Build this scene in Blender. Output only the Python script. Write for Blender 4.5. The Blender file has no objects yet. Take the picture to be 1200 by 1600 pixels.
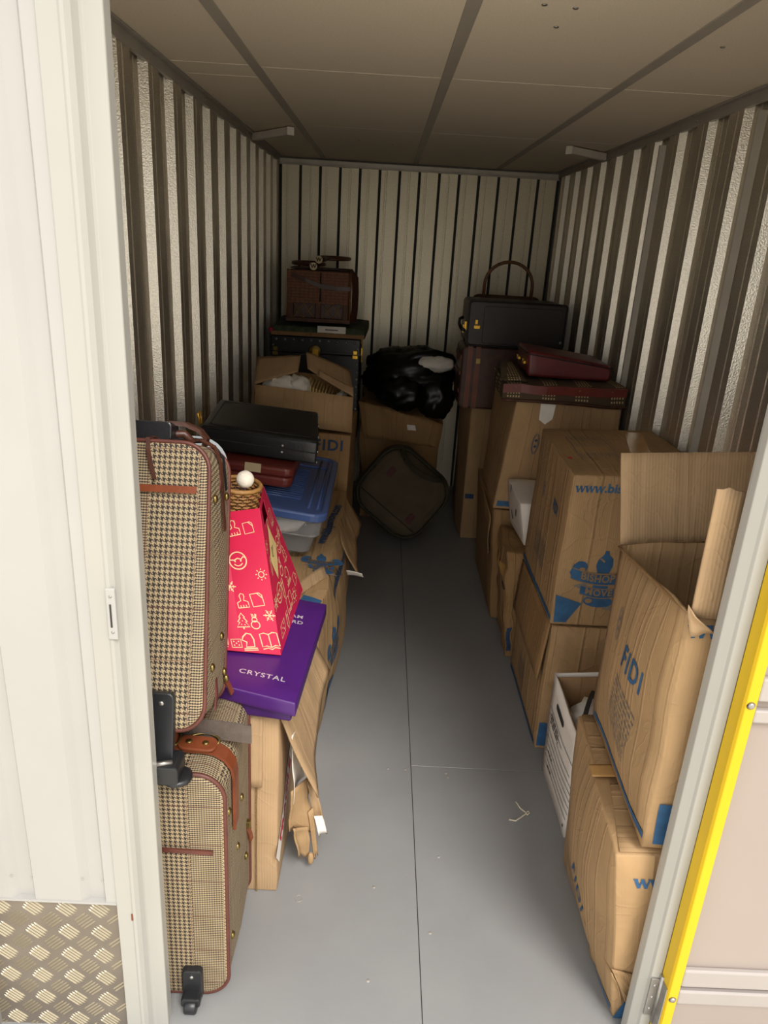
import bpy, bmesh, math, random
from mathutils import Vector, Matrix, noise
R = math.radians
C = bpy.context.scene.collection
scene = bpy.context.scene
random.seed(7)

# ------------------------------------------------------------------ camera, sky, sun, exposure
cam_d = bpy.data.cameras.new('camera')
cam_d.sensor_fit = 'VERTICAL'; cam_d.sensor_height = 36.0
cam_d.lens = 36.0 * 1149.0 / 1600.0
cam_d.clip_start = 0.05; cam_d.clip_end = 200
cam = bpy.data.objects.new('camera', cam_d); C.objects.link(cam)
dn = Vector((-186, 3142, 1149)).normalized()          # world down, in camera axes (x right, y down, z forward)
fw = Vector((5, -420, 1149)); fw = (fw - dn * fw.dot(dn)).normalized()
rt = dn.cross(fw)
def cam_to_world(p): return Vector((p.dot(rt), p.dot(fw), -p.dot(dn)))
cx_, cy_, cz_ = cam_to_world(Vector((1, 0, 0))), cam_to_world(Vector((0, -1, 0))), cam_to_world(Vector((0, 0, -1)))
cam.matrix_world = Matrix(((cx_.x, cy_.x, cz_.x, 0), (cx_.y, cy_.y, cz_.y, 0), (cx_.z, cy_.z, cz_.z, 1.7), (0, 0, 0, 1)))
scene.camera = cam

world = bpy.data.worlds.new('sky'); scene.world = world; world.use_nodes = True
wn = world.node_tree; wn.nodes.clear()
wo = wn.nodes.new('ShaderNodeOutputWorld'); wb = wn.nodes.new('ShaderNodeBackground')
wb.inputs[0].default_value = (1.0, 0.985, 0.965, 1); wb.inputs[1].default_value = 1.0
wn.links.new(wb.outputs[0], wo.inputs[0])
sun_d = bpy.data.lights.new('sun', 'SUN'); sun_d.energy = 2.05; sun_d.angle = R(24); sun_d.color = (1.0, 0.962, 0.915)
sun = bpy.data.objects.new('sun', sun_d); C.objects.link(sun)
sun.rotation_euler = Vector((-0.40, 0.88, -1.15)).to_track_quat('-Z', 'Y').to_euler()
scene.view_settings.view_transform = 'Standard'; scene.view_settings.look = 'None'
scene.view_settings.gamma = 1.0; scene.view_settings.use_curve_mapping = False
scene.view_settings.exposure = 0.80
scene.cycles.diffuse_bounces = 8; scene.cycles.max_bounces = 14

# ------------------------------------------------------------------ materials
def lin(h):
    h = h.lstrip('#'); c = [int(h[i:i+2], 16) / 255 for i in (0, 2, 4)]
    return tuple((x / 12.92 if x <= 0.04045 else ((x + 0.055) / 1.055) ** 2.4) for x in c) + (1,)
class NB:
    def __init__(s, name):
        s.m = bpy.data.materials.new(name); s.m.use_nodes = True
        s.t = s.m.node_tree; s.b = s.t.nodes['Principled BSDF']
    def n(s, typ, **kw):
        x = s.t.nodes.new(typ)
        for k, v in kw.items(): setattr(x, k, v)
        return x
    def l(s, a, b): s.t.links.new(a, b)
    def inp(s, sock, v):
        if isinstance(v, bpy.types.NodeSocket): s.l(v, sock)
        else: sock.default_value = v
    def math(s, op, a, b=None, c=None):
        x = s.n('ShaderNodeMath', operation=op); s.inp(x.inputs[0], a)
        if b is not None: s.inp(x.inputs[1], b)
        if c is not None: s.inp(x.inputs[2], c)
        return x.outputs[0]
    def mix(s, f, a, b, mode='MIX'):
        x = s.n('ShaderNodeMix', data_type='RGBA', blend_type=mode)
        s.inp(x.inputs[0], f); s.inp(x.inputs[6], a); s.inp(x.inputs[7], b); return x.outputs[2]
    def uv(s): return s.n('ShaderNodeUVMap').outputs[0]
    def obj(s): return s.n('ShaderNodeTexCoord').outputs['Object']
    def mapping(s, v, sc=(1, 1, 1), rot=(0, 0, 0)):
        x = s.n('ShaderNodeMapping'); s.l(v, x.inputs[0]); x.inputs['Scale'].default_value = sc; x.inputs['Rotation'].default_value = rot
        return x.outputs[0]
    def noise(s, v, scale, detail=3, rough=0.5, dist=0.0):
        x = s.n('ShaderNodeTexNoise'); s.l(v, x.inputs['Vector'])
        x.inputs['Scale'].default_value = scale; x.inputs['Detail'].default_value = detail
        x.inputs['Roughness'].default_value = rough; x.inputs['Distortion'].default_value = dist
        return x.outputs[0]
    def ramp(s, f, stops):
        x = s.n('ShaderNodeValToRGB'); s.l(f, x.inputs[0]); e = x.color_ramp.elements
        while len(e) < len(stops): e.new(0.5)
        for i, (p, c) in enumerate(stops): e[i].position = p; e[i].color = c if len(c) == 4 else (*c, 1)
        return x.outputs[0]
    def bump(s, h, strength, dist, nrm=None):
        x = s.n('ShaderNodeBump'); s.l(h, x.inputs['Height'])
        x.inputs['Strength'].default_value = strength; x.inputs['Distance'].default_value = dist
        if nrm is not None: s.l(nrm, x.inputs['Normal'])
        return x.outputs[0]
    def set(s, base=None, rough=None, metal=None, nrm=None, **kw):
        if base is not None: s.inp(s.b.inputs['Base Color'], base)
        if rough is not None: s.inp(s.b.inputs['Roughness'], rough)
        if metal is not None: s.inp(s.b.inputs['Metallic'], metal)
        if nrm is not None: s.l(nrm, s.b.inputs['Normal'])
        for k, v in kw.items(): s.inp(s.b.inputs[k.replace('_', ' ')], v)
        return s.m
def g(v): return (v, v, v, 1)
def plain(name, col, rough=0.5, metal=0.0, var=0.12, nscale=9, bump=0.0, bscale=60, **kw):
    b = NB(name); co = b.obj(); c = lin(col)
    n = b.noise(co, nscale, 4)
    lo = tuple(x * (1 - var) for x in c[:3]) + (1,); hi = tuple(min(1, x * (1 + var)) for x in c[:3]) + (1,)
    base = b.ramp(n, [(0.3, lo), (0.7, hi)])
    nr = b.bump(b.noise(co, bscale, 3), bump, 0.002) if bump else None
    return b.set(base, rough, metal, nr, **kw)
def cardboard(name, col, flute=0.35, crease=0.5, rough=0.75, seed=0.0, axis=0):
    b = NB(name); uv = b.uv(); c = lin(col)
    rot = (0, 0, 0) if axis == 0 else (0, 0, R(90))
    m = b.mapping(uv, (1, 1, 1), rot)
    sep = b.n('ShaderNodeSeparateXYZ'); b.l(m, sep.inputs[0])
    fl = b.math('SINE', b.math('MULTIPLY', sep.outputs[0], 2 * math.pi / 0.0075))
    mv = b.n('ShaderNodeVectorMath', operation='ADD'); b.l(m, mv.inputs[0]); mv.inputs[1].default_value = (seed, seed * 0.7, seed)
    st = b.mapping(mv.outputs[0], (15, .22, 1))
    wr = b.noise(st, 1.0, 1, 0.4, 0.0)                                # long wrinkles along the flutes
    ridge = b.math('ABSOLUTE', b.math('SUBTRACT', wr, 0.5))
    ridge = b.math('SUBTRACT', 1.0, b.math('MINIMUM', b.math('MULTIPLY', ridge, 26.0), 1.0))
    blot = b.noise(b.mapping(mv.outputs[0], (5, 3, 1)), 1.0, 4, 0.6)
    fib = b.noise(b.mapping(mv.outputs[0], (90, 60, 1)), 1.0, 3, 0.7)
    lo = tuple(x * 0.80 for x in c[:3]) + (1,); hi = tuple(min(1, x * 1.12) for x in c[:3]) + (1,)
    base = b.ramp(blot, [(0.3, lo), (0.7, hi)])
    base = b.mix(b.math('MULTIPLY', fib, 0.16), base, tuple(x * 0.78 for x in c[:3]) + (1,))
    n1 = b.bump(fl, flute, 0.0006)
    n2 = b.bump(ridge, crease * 1.1, 0.0026, n1)
    dent = b.noise(b.mapping(mv.outputs[0], (9, 7, 1)), 1.0, 2, 0.5, 0.8)
    dr = b.math('SUBTRACT', 1.0, b.math('MINIMUM', b.math('MULTIPLY', b.math('ABSOLUTE', b.math('SUBTRACT', dent, 0.5)), 30.0), 1.0))
    n2 = b.bump(dr, crease * 0.45, 0.0025, n2)
    return b.set(base, rough, 0.0, n2)
M = {}
M['card'] = cardboard('cardboard_tan', '#A88860', 0.12, 0.6)
M['card_pale'] = cardboard('cardboard_pale', '#B2936E', 0.28, 0.5, seed=3)
M['card_creased'] = cardboard('cardboard_creased', '#A4845C', 0.25, 1.1, seed=5)
M['card_brown'] = cardboard('cardboard_brown', '#96744A', 0.15, 0.8, seed=8)
M['card_dark'] = cardboard('cardboard_dark', '#8E6C46', 0.25, 0.5, seed=12)
M['card_tape'] = plain('packing_tape', '#B98F58', 0.22, 0, 0.1, 12, 0.3, 40)
M['ink_blue'] = plain('blue_print', '#2C567C', 0.7, 0, 0.22, 30)
M['ink_navy'] = plain('navy_print', '#2B4260', 0.7, 0, 0.2, 40)
M['ink_black'] = plain('black_print', '#2A2725', 0.7, 0, 0.1, 40)
M['ink_grey'] = plain('grey_print', '#76706A', 0.8, 0, 0.2, 60)
M['ink_red'] = plain('red_print', '#C2203A', 0.6, 0, 0.1, 40)
M['white_paper'] = plain('white_paper', '#E6E0D6', 0.8, 0, 0.08, 20, 0.3, 30)
M['cream_paper'] = plain('cream_paper', '#D8BC7E', 0.8, 0, 0.1, 20)
M['white_card'] = plain('white_card', '#DAD2C8', 0.7, 0, 0.06, 10, 0.2, 50)
M['purple'] = plain('purple_card', '#451A66', 0.38, 0, 0.1, 8, 0.08, 90)
M['purple_side'] = plain('purple_card_worn', '#3E185E', 0.45, 0, 0.15, 12)
M['gift'] = plain('crimson_paper', '#CC2149', 0.42, 0, 0.08, 6, 0.1, 12)
M['gift_print'] = plain('pale_gold_print', '#EBC69A', 0.5, 0, 0.06, 20)
M['leather'] = plain('tan_leather', '#743A20', 0.42, 0, 0.2, 20, 0.25, 150)
M['leather_dark'] = plain('dark_brown_leather', '#47271B', 0.42, 0, 0.25, 20, 0.3, 120)
M['leather_red'] = plain('oxblood_leather', '#6B2A22', 0.36, 0, 0.18, 10, 0.15, 120)
M['leather_maroon'] = plain('maroon_leather', '#5E1E22', 0.4, 0, 0.18, 10, 0.2, 120)
M['piping'] = plain('brown_piping', '#5A2E24', 0.5, 0, 0.15, 30)
M['black_leather'] = plain('black_leather', '#1B1B1D', 0.36, 0, 0.3, 14, 0.25, 130)
M['espresso_leather'] = plain('espresso_leather', '#2C2220', 0.42, 0, 0.2, 14, 0.2, 130)
M['black_plastic'] = plain('black_plastic', '#1D1E20', 0.38, 0, 0.15, 20, 0.1, 90)
M['webbing'] = plain('taupe_webbing', '#5C5149', 0.8, 0, 0.12, 60, 0.5, 400)
M['brass'] = plain('aged_brass', '#8F7C4C', 0.4, 1.0, 0.2, 30)
M['gold'] = plain('polished_brass', '#F0C050', 0.3, 0.75, 0.1, 30)
M['steel'] = plain('zinc_steel', '#A9A6A2', 0.38, 0.9, 0.12, 40, 0.1, 100)
M['grey_cloth'] = plain('grey_cloth', '#9AA0A2', 0.6, 0, 0.15, 12, 0.3, 80)
M['olive'] = plain('olive_canvas', '#4E4331', 0.9, 0, 0.15, 10, 0.6, 180)
M['olive_dark'] = plain('olive_piping', '#35301F', 0.8, 0, 0.1, 20)
M['patch_red'] = plain('dark_red_patch', '#4A1D1A', 0.7, 0, 0.2, 30)
M['bin_bag'] = plain('black_polythene', '#060607', 0.38, 0, 0.1, 10, 0.5, 22)
M['white_paint'] = plain('white_powder_coat', '#A3A19D', 0.3, 0, 0.03, 4)
M['jamb_paint'] = plain('cream_powder_coat', '#A2A099', 0.32, 0, 0.03, 4)
M['yellow_paint'] = plain('yellow_paint', '#D0AC00', 0.35, 0, 0.05, 5)
M['door_panel'] = plain('beige_panel', '#988C84', 0.45, 0, 0.03, 3)
M['door_rail'] = plain('pale_aluminium', '#A8A19D', 0.38, 0.25, 0.03, 8)
M['ally_trim'] = plain('grey_trim', '#C4BFB4', 0.45, 0.2, 0.08, 12)
M['groove_shade'] = plain('painted_groove_shade', '#2E2B26', 0.7, 0, 0.1, 20)  # dark tone standing in for shade inside the back wall grooves
M['dark_trim'] = plain('dark_grey_trim', '#A09A92', 0.5, 0.1, 0.08, 12)
M['ceiling_bar'] = plain('grey_ceiling_bar', '#A39B90', 0.5, 0.0, 0.06, 10)
M['tile_back'] = plain('ceiling_void', '#4A443C', 0.9)
M['outer'] = plain('outer_shell', '#8C8880', 0.8)
M['ground'] = plain('pale_concrete', '#D6CFBE', 0.9, 0, 0.12, 3, 0.3, 50)
M['blue_lid'] = plain('blue_plastic', '#44598A', 0.3, 0, 0.06, 6)
M['wicker'] = plain('wicker_brown', '#7A4A22', 0.6, 0, 0.3, 40, 0.6, 120)
M['wicker_light'] = plain('wicker_tan', '#A0753F', 0.55, 0, 0.3, 60, 0.4, 120)
M['hamper_cane'] = plain('hamper_cane', '#774724', 0.6, 0, 0.3, 60, 0.4, 120)
M['hamper_body'] = plain('hamper_wicker', '#53301A', 0.6, 0, 0.3, 40, 0.6, 120)
M['stitch'] = plain('dark_stitching', '#323234', 0.7)
M['wood'] = plain('racquet_wood', '#5A341F', 0.4, 0, 0.25, 30)
M['bone'] = plain('pale_cap', '#C9B68F', 0.5, 0, 0.05, 20)
M['fluff'] = plain('white_fluff', '#E9E1D0', 0.9, 0, 0.05, 60, 0.6, 200)
M['bamboo'] = plain('bamboo_brown', '#6B4628', 0.4, 0, 0.25, 40)
M['string'] = plain('raw_string', '#D8CFB8', 0.9)
M['orange'] = plain('orange_tag', '#D97B1E', 0.6, 0, 0.08, 40)
def floor_mat():
    b = NB('grey_floor_paint'); co = b.obj()
    n = b.noise(co, 2.2, 5, 0.6); sp = b.noise(co, 130, 2, 0.5)
    base = b.ramp(n, [(0.3, lin('#848484')), (0.7, lin('#8D8D8C'))])
    spm = b.ramp(sp, [(0.70, g(0)), (0.76, g(1))])
    pm = b.ramp(b.noise(co, 1.7, 2), [(0.45, g(0)), (0.7, g(0.5))])
    base = b.mix(b.math('MULTIPLY', spm, pm), base, lin('#5F5B57'))
    return b.set(base, 0.42, 0, b.bump(b.noise(co, 40, 4), 0.15, 0.002))
M['floor'] = floor_mat()
def wall_metal(name, col, rough=0.36, metal=0.85, bs=0.5):
    b = NB(name); co = b.obj(); c = lin(col)
    v = b.n('ShaderNodeTexVoronoi'); b.l(co, v.inputs['Vector']); v.inputs['Scale'].default_value = 190
    h = b.noise(co, 210, 2, 0.5)
    base = b.ramp(b.noise(co, 3, 3), [(0.3, tuple(x * 0.93 for x in c[:3]) + (1,)), (0.7, c)])
    base = b.mix(b.ramp(h, [(0.42, g(0.0)), (0.6, g(0.35))]), base, tuple(x * 0.55 for x in c[:3]) + (1,))
    return b.set(base, rough, metal, b.bump(h, bs, 0.0025))
M['wall_metal'] = wall_metal('stucco_aluminium', '#E6DFD0')
M['back_metal'] = wall_metal('stucco_aluminium_back', '#E0D6BC', 0.42, 0.6, 0.3)
def tile_mat():
    b = NB('ceiling_board'); co = b.obj()
    n = b.noise(co, 240, 2, 0.6); st = b.noise(b.mapping(co, (300, 40, 1)), 1, 2)
    base = b.mix(b.ramp(n, [(0.35, g(0)), (0.7, g(1))]), lin('#DCCFBA'), lin('#EADECB'))
    base = b.mix(b.math('MULTIPLY', st, 0.3), base, lin('#CEC1AD'))
    return b.set(base, 0.75, 0, b.bump(n, 0.25, 0.001))
M['tile'] = tile_mat()
def tread_mat():
    b = NB('tread_plate'); co = b.obj()
    base = b.ramp(b.noise(co, 6, 4), [(0.3, lin('#7A7167')), (0.7, lin('#8C8378'))])
    return b.set(base, 0.5, 0.55, b.bump(b.noise(co, 200, 2), 0.2, 0.001))
M['tread'] = tread_mat()
M['tread_bar'] = plain('tread_bar_polished', '#A0957C', 0.4, 0.5, 0.08, 30)
def tweed():
    b = NB('glen_check_tweed'); uv = b.uv(); s = b.n('ShaderNodeSeparateXYZ'); b.l(uv, s.inputs[0]); t = 0.00135
    ix = b.math('FLOOR', b.math('DIVIDE', b.math('ADD', s.outputs[0], 10.8), t)); iy = b.math('FLOOR', b.math('DIVIDE', b.math('ADD', s.outputs[1], 10.8), t))
    band = b.math('LESS_THAN', b.math('MODULO', b.math('ADD', ix, 19.0), 128.0), 76.0)
    def thread(i):
        big = b.math('LESS_THAN', b.math('MODULO', i, 8.0), 4.0); sm = b.math('LESS_THAN', b.math('MODULO', i, 4.0), 2.0)
        return b.math('ADD', b.math('MULTIPLY', band, big), b.math('MULTIPLY', b.math('SUBTRACT', 1.0, band), sm))
    def over(i): return b.math('LESS_THAN', b.math('MODULO', b.math('ADD', i, 19.0), 76.0), 2.0)
    tw = b.math('LESS_THAN', b.math('MODULO', b.math('ADD', ix, iy), 4.0), 2.0)
    dark = b.math('ADD', b.math('MULTIPLY', tw, thread(ix)), b.math('MULTIPLY', b.math('SUBTRACT', 1.0, tw), thread(iy)))
    ov = b.math('MULTIPLY', b.math('MAXIMUM', over(ix), over(iy)), 0.55)
    col = b.mix(dark, lin('#A39070'), lin('#2D2520'))
    col = b.mix(ov, col, lin('#5A3328'))
    return b.set(col, 0.8, 0, b.bump(dark, 0.2, 0.0006))
M['tweed'] = tweed()
def stripe_cloth():
    b = NB('dogtooth_cloth'); uv = b.uv(); s = b.n('ShaderNodeSeparateXYZ'); b.l(uv, s.inputs[0])
    f = b.math('LESS_THAN', b.math('MODULO', b.math('ADD', s.outputs[0], 10.0), 0.012), 0.006)
    f2 = b.math('LESS_THAN', b.math('MODULO', b.math('ADD', s.outputs[1], 10.0), 0.016), 0.008)
    band = b.math('LESS_THAN', b.math('MODULO', b.math('ADD', s.outputs[0], 10.03), 0.15), 0.06)
    col = b.mix(b.math('MULTIPLY', b.math('MULTIPLY', f, f2), band), lin('#4A3B2A'), lin('#BBA77C'))
    return b.set(col, 0.85)
M['stripe_cloth'] = stripe_cloth()
def clear_plastic():
    b = NB('frosted_clear_plastic')
    b.set((0.93, 0.94, 0.95, 1), 0.22, 0)
    b.b.inputs['Transmission Weight'].default_value = 0.9; b.b.inputs['IOR'].default_value = 1.12
    b.l(b.ramp(b.noise(b.obj(), 20, 3), [(0.3, g(0.10)), (0.7, g(0.2))]), b.b.inputs['Roughness'])
    return b.m
M['clear'] = clear_plastic()

# ------------------------------------------------------------------ mesh helpers
class G:
    def __init__(s): s.v = []; s.f = []; s.uv = {}; s.sm = set()
    def add(s, vs, fs, uvs=None, smooth=False):
        o = len(s.v); s.v += [Vector(p) for p in vs]
        for i, f in enumerate(fs):
            k = len(s.f); s.f.append([x + o for x in f])
            if uvs: s.uv[k] = uvs[i]
            if smooth: s.sm.add(k)
        return s
    def box(s, x0, x1, y0, y1, z0, z1, M4=None):
        vs = [Vector(p) for p in ((x0, y0, z0), (x1, y0, z0), (x1, y1, z0), (x0, y1, z0), (x0, y0, z1), (x1, y0, z1), (x1, y1, z1), (x0, y1, z1))]
        if M4 is not None: vs = [M4 @ p for p in vs]
        return s.add(vs, [(0, 3, 2, 1), (4, 5, 6, 7), (0, 1, 5, 4), (1, 2, 6, 5), (2, 3, 7, 6), (3, 0, 4, 7)])
    def grid(s, fn, nu, nv, W=1.0, H=1.0, smooth=True, skip=None):
        vs = [fn(i / nu, j / nv) for j in range(nv + 1) for i in range(nu + 1)]; fs = []; us = []
        for j in range(nv):
            for i in range(nu):
                if skip and skip(i, j): continue
                a = j * (nu + 1) + i; fs.append((a, a + 1, a + nu + 2, a + nu + 1))
                us.append([(i / nu * W, j / nv * H), ((i + 1) / nu * W, j / nv * H), ((i + 1) / nu * W, (j + 1) / nv * H), (i / nu * W, (j + 1) / nv * H)])
        return s.add(vs, fs, us, smooth)
    def tube(s, pts, r, seg=8, closed=False, smooth=True, flat=1.0):
        pts = [Vector(p) for p in pts]; n = len(pts); rings = []
        up = None
        for i, p in enumerate(pts):
            a = pts[(i - 1) % n] if (closed or i > 0) else p; c = pts[(i + 1) % n] if (closed or i < n - 1) else p
            t = (c - a).normalized()
            if up is None:
                up = Vector((0, 0, 1)) if abs(t.z) < 0.9 else Vector((1, 0, 0))
            x = t.cross(up)
            if x.length < 1e-5: x = t.cross(Vector((0.3, 0.9, 0.1)))
            x.normalize(); y = x.cross(t).normalized(); up = y
            rr = r[i] if isinstance(r, (list, tuple)) else r
            rings.append([p + x * (math.cos(2 * math.pi * k / seg) * rr) + y * (math.sin(2 * math.pi * k / seg) * rr * flat) for k in range(seg)])
        return s.loft(rings, closed_path=closed, smooth=smooth)
    def loft(s, rings, closed_path=False, cap=True, smooth=True, uvfn=None):
        k = len(rings[0]); n = len(rings); vs = [p for r_ in rings for p in r_]; fs = []
        for i in range(n if closed_path else n - 1):
            for j in range(k):
                a = i * k + j; b = i * k + (j + 1) % k; c = ((i + 1) % n) * k + (j + 1) % k; d = ((i + 1) % n) * k + j
                fs.append((a, b, c, d))
        s.add(vs, fs, None, smooth)
        if cap and not closed_path:
            o = len(s.v) - len(vs)
            s.f.append([o + j for j in range(k)][::-1]); s.f.append([o + (n - 1) * k + j for j in range(k)])
        return s
    def ribbon(s, pts, widthv, th, smooth=True):
        """strap: path points, width direction (vector or list), thickness"""
        pts = [Vector(p) for p in pts]; n = len(pts); rings = []
        for i, p in enumerate(pts):
            t = (pts[min(i + 1, n - 1)] - pts[max(i - 1, 0)]).normalized()
            w = Vector(widthv[i] if isinstance(widthv, list) else widthv)
            nn = t.cross(w).normalized() * (th / 2)
            rings.append([p - w / 2 - nn, p + w / 2 - nn, p + w / 2 + nn, p - w / 2 + nn])
        return s.loft(rings, smooth=False)
    def lathe(s, prof, centre, seg=20, M4=None, smooth=True):
        c = Vector(centre); rings = []
        for (r, h) in prof:
            ring = [Vector((r * math.cos(2 * math.pi * k / seg), r * math.sin(2 * math.pi * k / seg), h)) for k in range(seg)]
            rings.append([c + (M4 @ p if M4 is not None else p) for p in ring])
        return s.loft(rings, smooth=smooth)
    def ball(s, c, rx, ry=None, rz=None, nu=16, nv=10, disp=None, M4=None):
        ry = ry or rx; rz = rz or rx; c = Vector(c); rings = []
        for j in range(1, nv):
            th = math.pi * j / nv; ring = []
            for i in range(nu):
                ph = 2 * math.pi * i / nu; d = Vector((math.sin(th) * math.cos(ph), math.sin(th) * math.sin(ph), -math.cos(th)))
                k = 1 + (disp(d) if disp else 0)
                q = Vector((d.x * rx * k, d.y * ry * k, d.z * rz * k)); ring.append(c + (M4 @ q if M4 is not None else q))
            rings.append(ring)
        return s.loft(rings, smooth=True)
def woff(p):
    o = Vector((0, 0, 0))
    while p is not None: o += p.location; p = p.parent
    return o
def build(name, gg, mat, parent=None, bevel=0.0, smooth=False, label=None, cat=None, group=None, kind=None, solid=0.0, merge=True, segs=2, angle=40):
    off = woff(parent)
    me = bpy.data.meshes.new(name); bm = bmesh.new()
    vs = [bm.verts.new(p - off) for p in gg.v]; uvl = bm.loops.layers.uv.new('UVMap')
    for k, f in enumerate(gg.f):
        try: fc = bm.faces.new([vs[i] for i in f])
        except ValueError: continue
        fc.smooth = smooth or (k in gg.sm)
        if k in gg.uv:
            for lp, q in zip(fc.loops, gg.uv[k]): lp[uvl].uv = q
        else:
            fc.normal_update(); nn = fc.normal; a = max(range(3), key=lambda i: abs(nn[i]))
            for lp in fc.loops:
                p = lp.vert.co + off; lp[uvl].uv = ((p.y, p.z), (p.x, p.z), (p.x, p.y))[a]
    if merge: bmesh.ops.remove_doubles(bm, verts=bm.verts, dist=1e-5)
    bmesh.ops.recalc_face_normals(bm, faces=bm.faces)
    bm.to_mesh(me); bm.free()
    me.materials.append(mat)
    o = bpy.data.objects.new(name, me); C.objects.link(o)
    if parent: o.parent = parent
    if solid:
        md = o.modifiers.new('solid', 'SOLIDIFY'); md.thickness = solid; md.offset = -1 if solid > 0 else 0
    if bevel:
        md = o.modifiers.new('bevel', 'BEVEL'); md.width = bevel; md.segments = segs; md.limit_method = 'ANGLE'; md.angle_limit = R(angle)
    if label: o['label'] = label
    if cat: o['category'] = cat
    if group: o['group'] = group
    if kind: o['kind'] = kind
    return o
def thing(name, loc, label, cat, group=None):
    o = bpy.data.objects.new(name, None); C.objects.link(o); o.location = loc; o.empty_display_size = 0.1
    o['label'] = label; o['category'] = cat
    if group: o['group'] = group
    return o
def struct(name, gg, mat, bevel=0, label=None):
    o = build(name, gg, mat, None, bevel); o['kind'] = 'structure'
    if label: o['label'] = label
    return o
def lerp(a, b, t): return Vector(a) * (1 - t) + Vector(b) * t

# ---- hexahedral carton: eight free corners, bulging faces, crumple
class Hex:
    def __init__(s, c, bulge=(0.0, 0.0, 0.0), crumple=0.0, freq=7.0, seed=0.0):
        s.c = [Vector(p) for p in c]; s.b = bulge; s.k = crumple; s.q = freq; s.sd = Vector((seed, seed * 1.3, -seed))
    def pos(s, x, y, z):
        c = s.c
        p = ((c[0] * (1 - x) + c[1] * x) * (1 - y) + (c[3] * (1 - x) + c[2] * x) * y) * (1 - z) + ((c[4] * (1 - x) + c[5] * x) * (1 - y) + (c[7] * (1 - x) + c[6] * x) * y) * z
        ax, ay, az = (c[1] - c[0]).normalized(), (c[3] - c[0]).normalized(), (c[4] - c[0]).normalized()
        qx, qy, qz = 4 * x * (1 - x), 4 * y * (1 - y), 4 * z * (1 - z)
        p = p + ax * ((s.b[0] * (x - 1) + (s.b[3] if len(s.b) > 3 else 0) * x) * qy * qz) + ay * (s.b[1] * (2 * y - 1) * qx * qz) + az * (s.b[2] * (2 * z - 1) * qx * qy)
        if s.k:
            e = 1.0 if 0.02 < z else 0.15
            p = p + noise.noise_vector(p * s.q + s.sd) * s.k * e
        return p
    FACE = {'front': lambda u, v: (u, 0, v), 'back': lambda u, v: (1 - u, 1, v), 'left': lambda u, v: (0, 1 - u, v), 'right': lambda u, v: (1, u, v), 'top': lambda u, v: (u, v, 1), 'bottom': lambda u, v: (u, 1 - v, 0)}
    def surf(s, face):
        f = s.FACE[face]; P = lambda u, v: s.pos(*f(u, v))
        W = (P(1, .5) - P(0, .5)).length; H = (P(.5, 1) - P(.5, 0)).length
        def fn(um, vm, off=0.0):
            u, v = um / W, vm / H; p = P(u, v)
            if off:
                e = 0.02; n = (P(u + e, v) - P(u - e, v)).cross(P(u, v + e) - P(u, v - e)).normalized(); p = p + n * off
            return p
        return fn, W, H
def hexbox(x0, x1, y0, y1, z0, z1): return [(x0, y0, z0), (x1, y0, z0), (x1, y1, z0), (x0, y1, z0), (x0, y0, z1), (x1, y0, z1), (x1, y1, z1), (x0, y1, z1)]
def hex_body(root, hb, mat, name='body', faces=('front', 'back', 'left', 'right', 'top', 'bottom'), step=0.05, solid=0.0, bevel=0.006):
    gg = G(); cnt = {}
    c = hb.c; nx = max(3, int((c[1] - c[0]).length / step)); ny = max(3, int((c[3] - c[0]).length / step)); nz = max(3, int((c[4] - c[0]).length / step))
    for f in faces:
        fn, W, H = hb.surf(f)
        nu = nx if f in ('front', 'back', 'top', 'bottom') else ny; nv = nz if f in ('front', 'back', 'left', 'right') else ny
        gg.grid(lambda u, v, fn=fn, W=W, H=H: fn(u * W, v * H), nu, nv, W, H)
    o = build(name, gg, mat, root, bevel=bevel if not solid else 0, solid=solid)
    sm = o.data
    return o
def sheet(name, corners, mat, parent, nu=10, nv=8, bulge=0.0, crumple=0.0, jag=0.0, th=0.005, label=None, seed=0.0, jag_sides=('v1',), freq=9):
    a, b, c, d = [Vector(p) for p in corners]
    nrm = (b - a).cross(d - a).normalized(); W = (b - a).length; H = (d - a).length
    def fn(u, v):
        vv, uu = v, u
        if 'v1' in jag_sides: vv = v * (1 + jag * noise.noise(Vector((u * 14 + seed, seed, 0))))
        if 'u1' in jag_sides: uu = u * (1 + jag * noise.noise(Vector((v * 14 + seed, seed + 5, 0))))
        p = (a * (1 - uu) + b * uu) * (1 - vv) + (d * (1 - uu) + c * uu) * vv
        return p + nrm * (bulge * 4 * u * (1 - u) * v + crumple * noise.noise(p * freq + Vector((seed, 0, 0))) * min(1, v * 4))
    gg = G().grid(fn, nu, nv, W, H)
    return build(name, gg, mat, parent, solid=th, label=label)

# ---- flat print: 2D shapes laid on a surface function fn(u_metres, v_metres, offset)
def text2d(s, size, bold=0.0, spacing=1.0):
    cu = bpy.data.curves.new('text', 'FONT'); cu.body = s; cu.size = size; cu.align_x = 'CENTER'; cu.align_y = 'CENTER'; cu.offset = bold; cu.space_character = spacing
    cu.resolution_u = 3
    o = bpy.data.objects.new('text', cu); C.objects.link(o)
    bpy.context.view_layer.update()
    me = bpy.data.meshes.new_from_object(o.evaluated_get(bpy.context.evaluated_depsgraph_get()))
    r = ([(v.co.x, v.co.y) for v in me.vertices], [list(p.vertices) for p in me.polygons])
    bpy.data.objects.remove(o); bpy.data.curves.remove(cu); bpy.data.meshes.remove(me)
    return r
def rect2d(w, h): return ([(-w / 2, -h / 2), (w / 2, -h / 2), (w / 2, h / 2), (-w / 2, h / 2)], [[0, 1, 2, 3]])
def poly2d(pts): return ([tuple(p) for p in pts], [list(range(len(pts)))])
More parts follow.
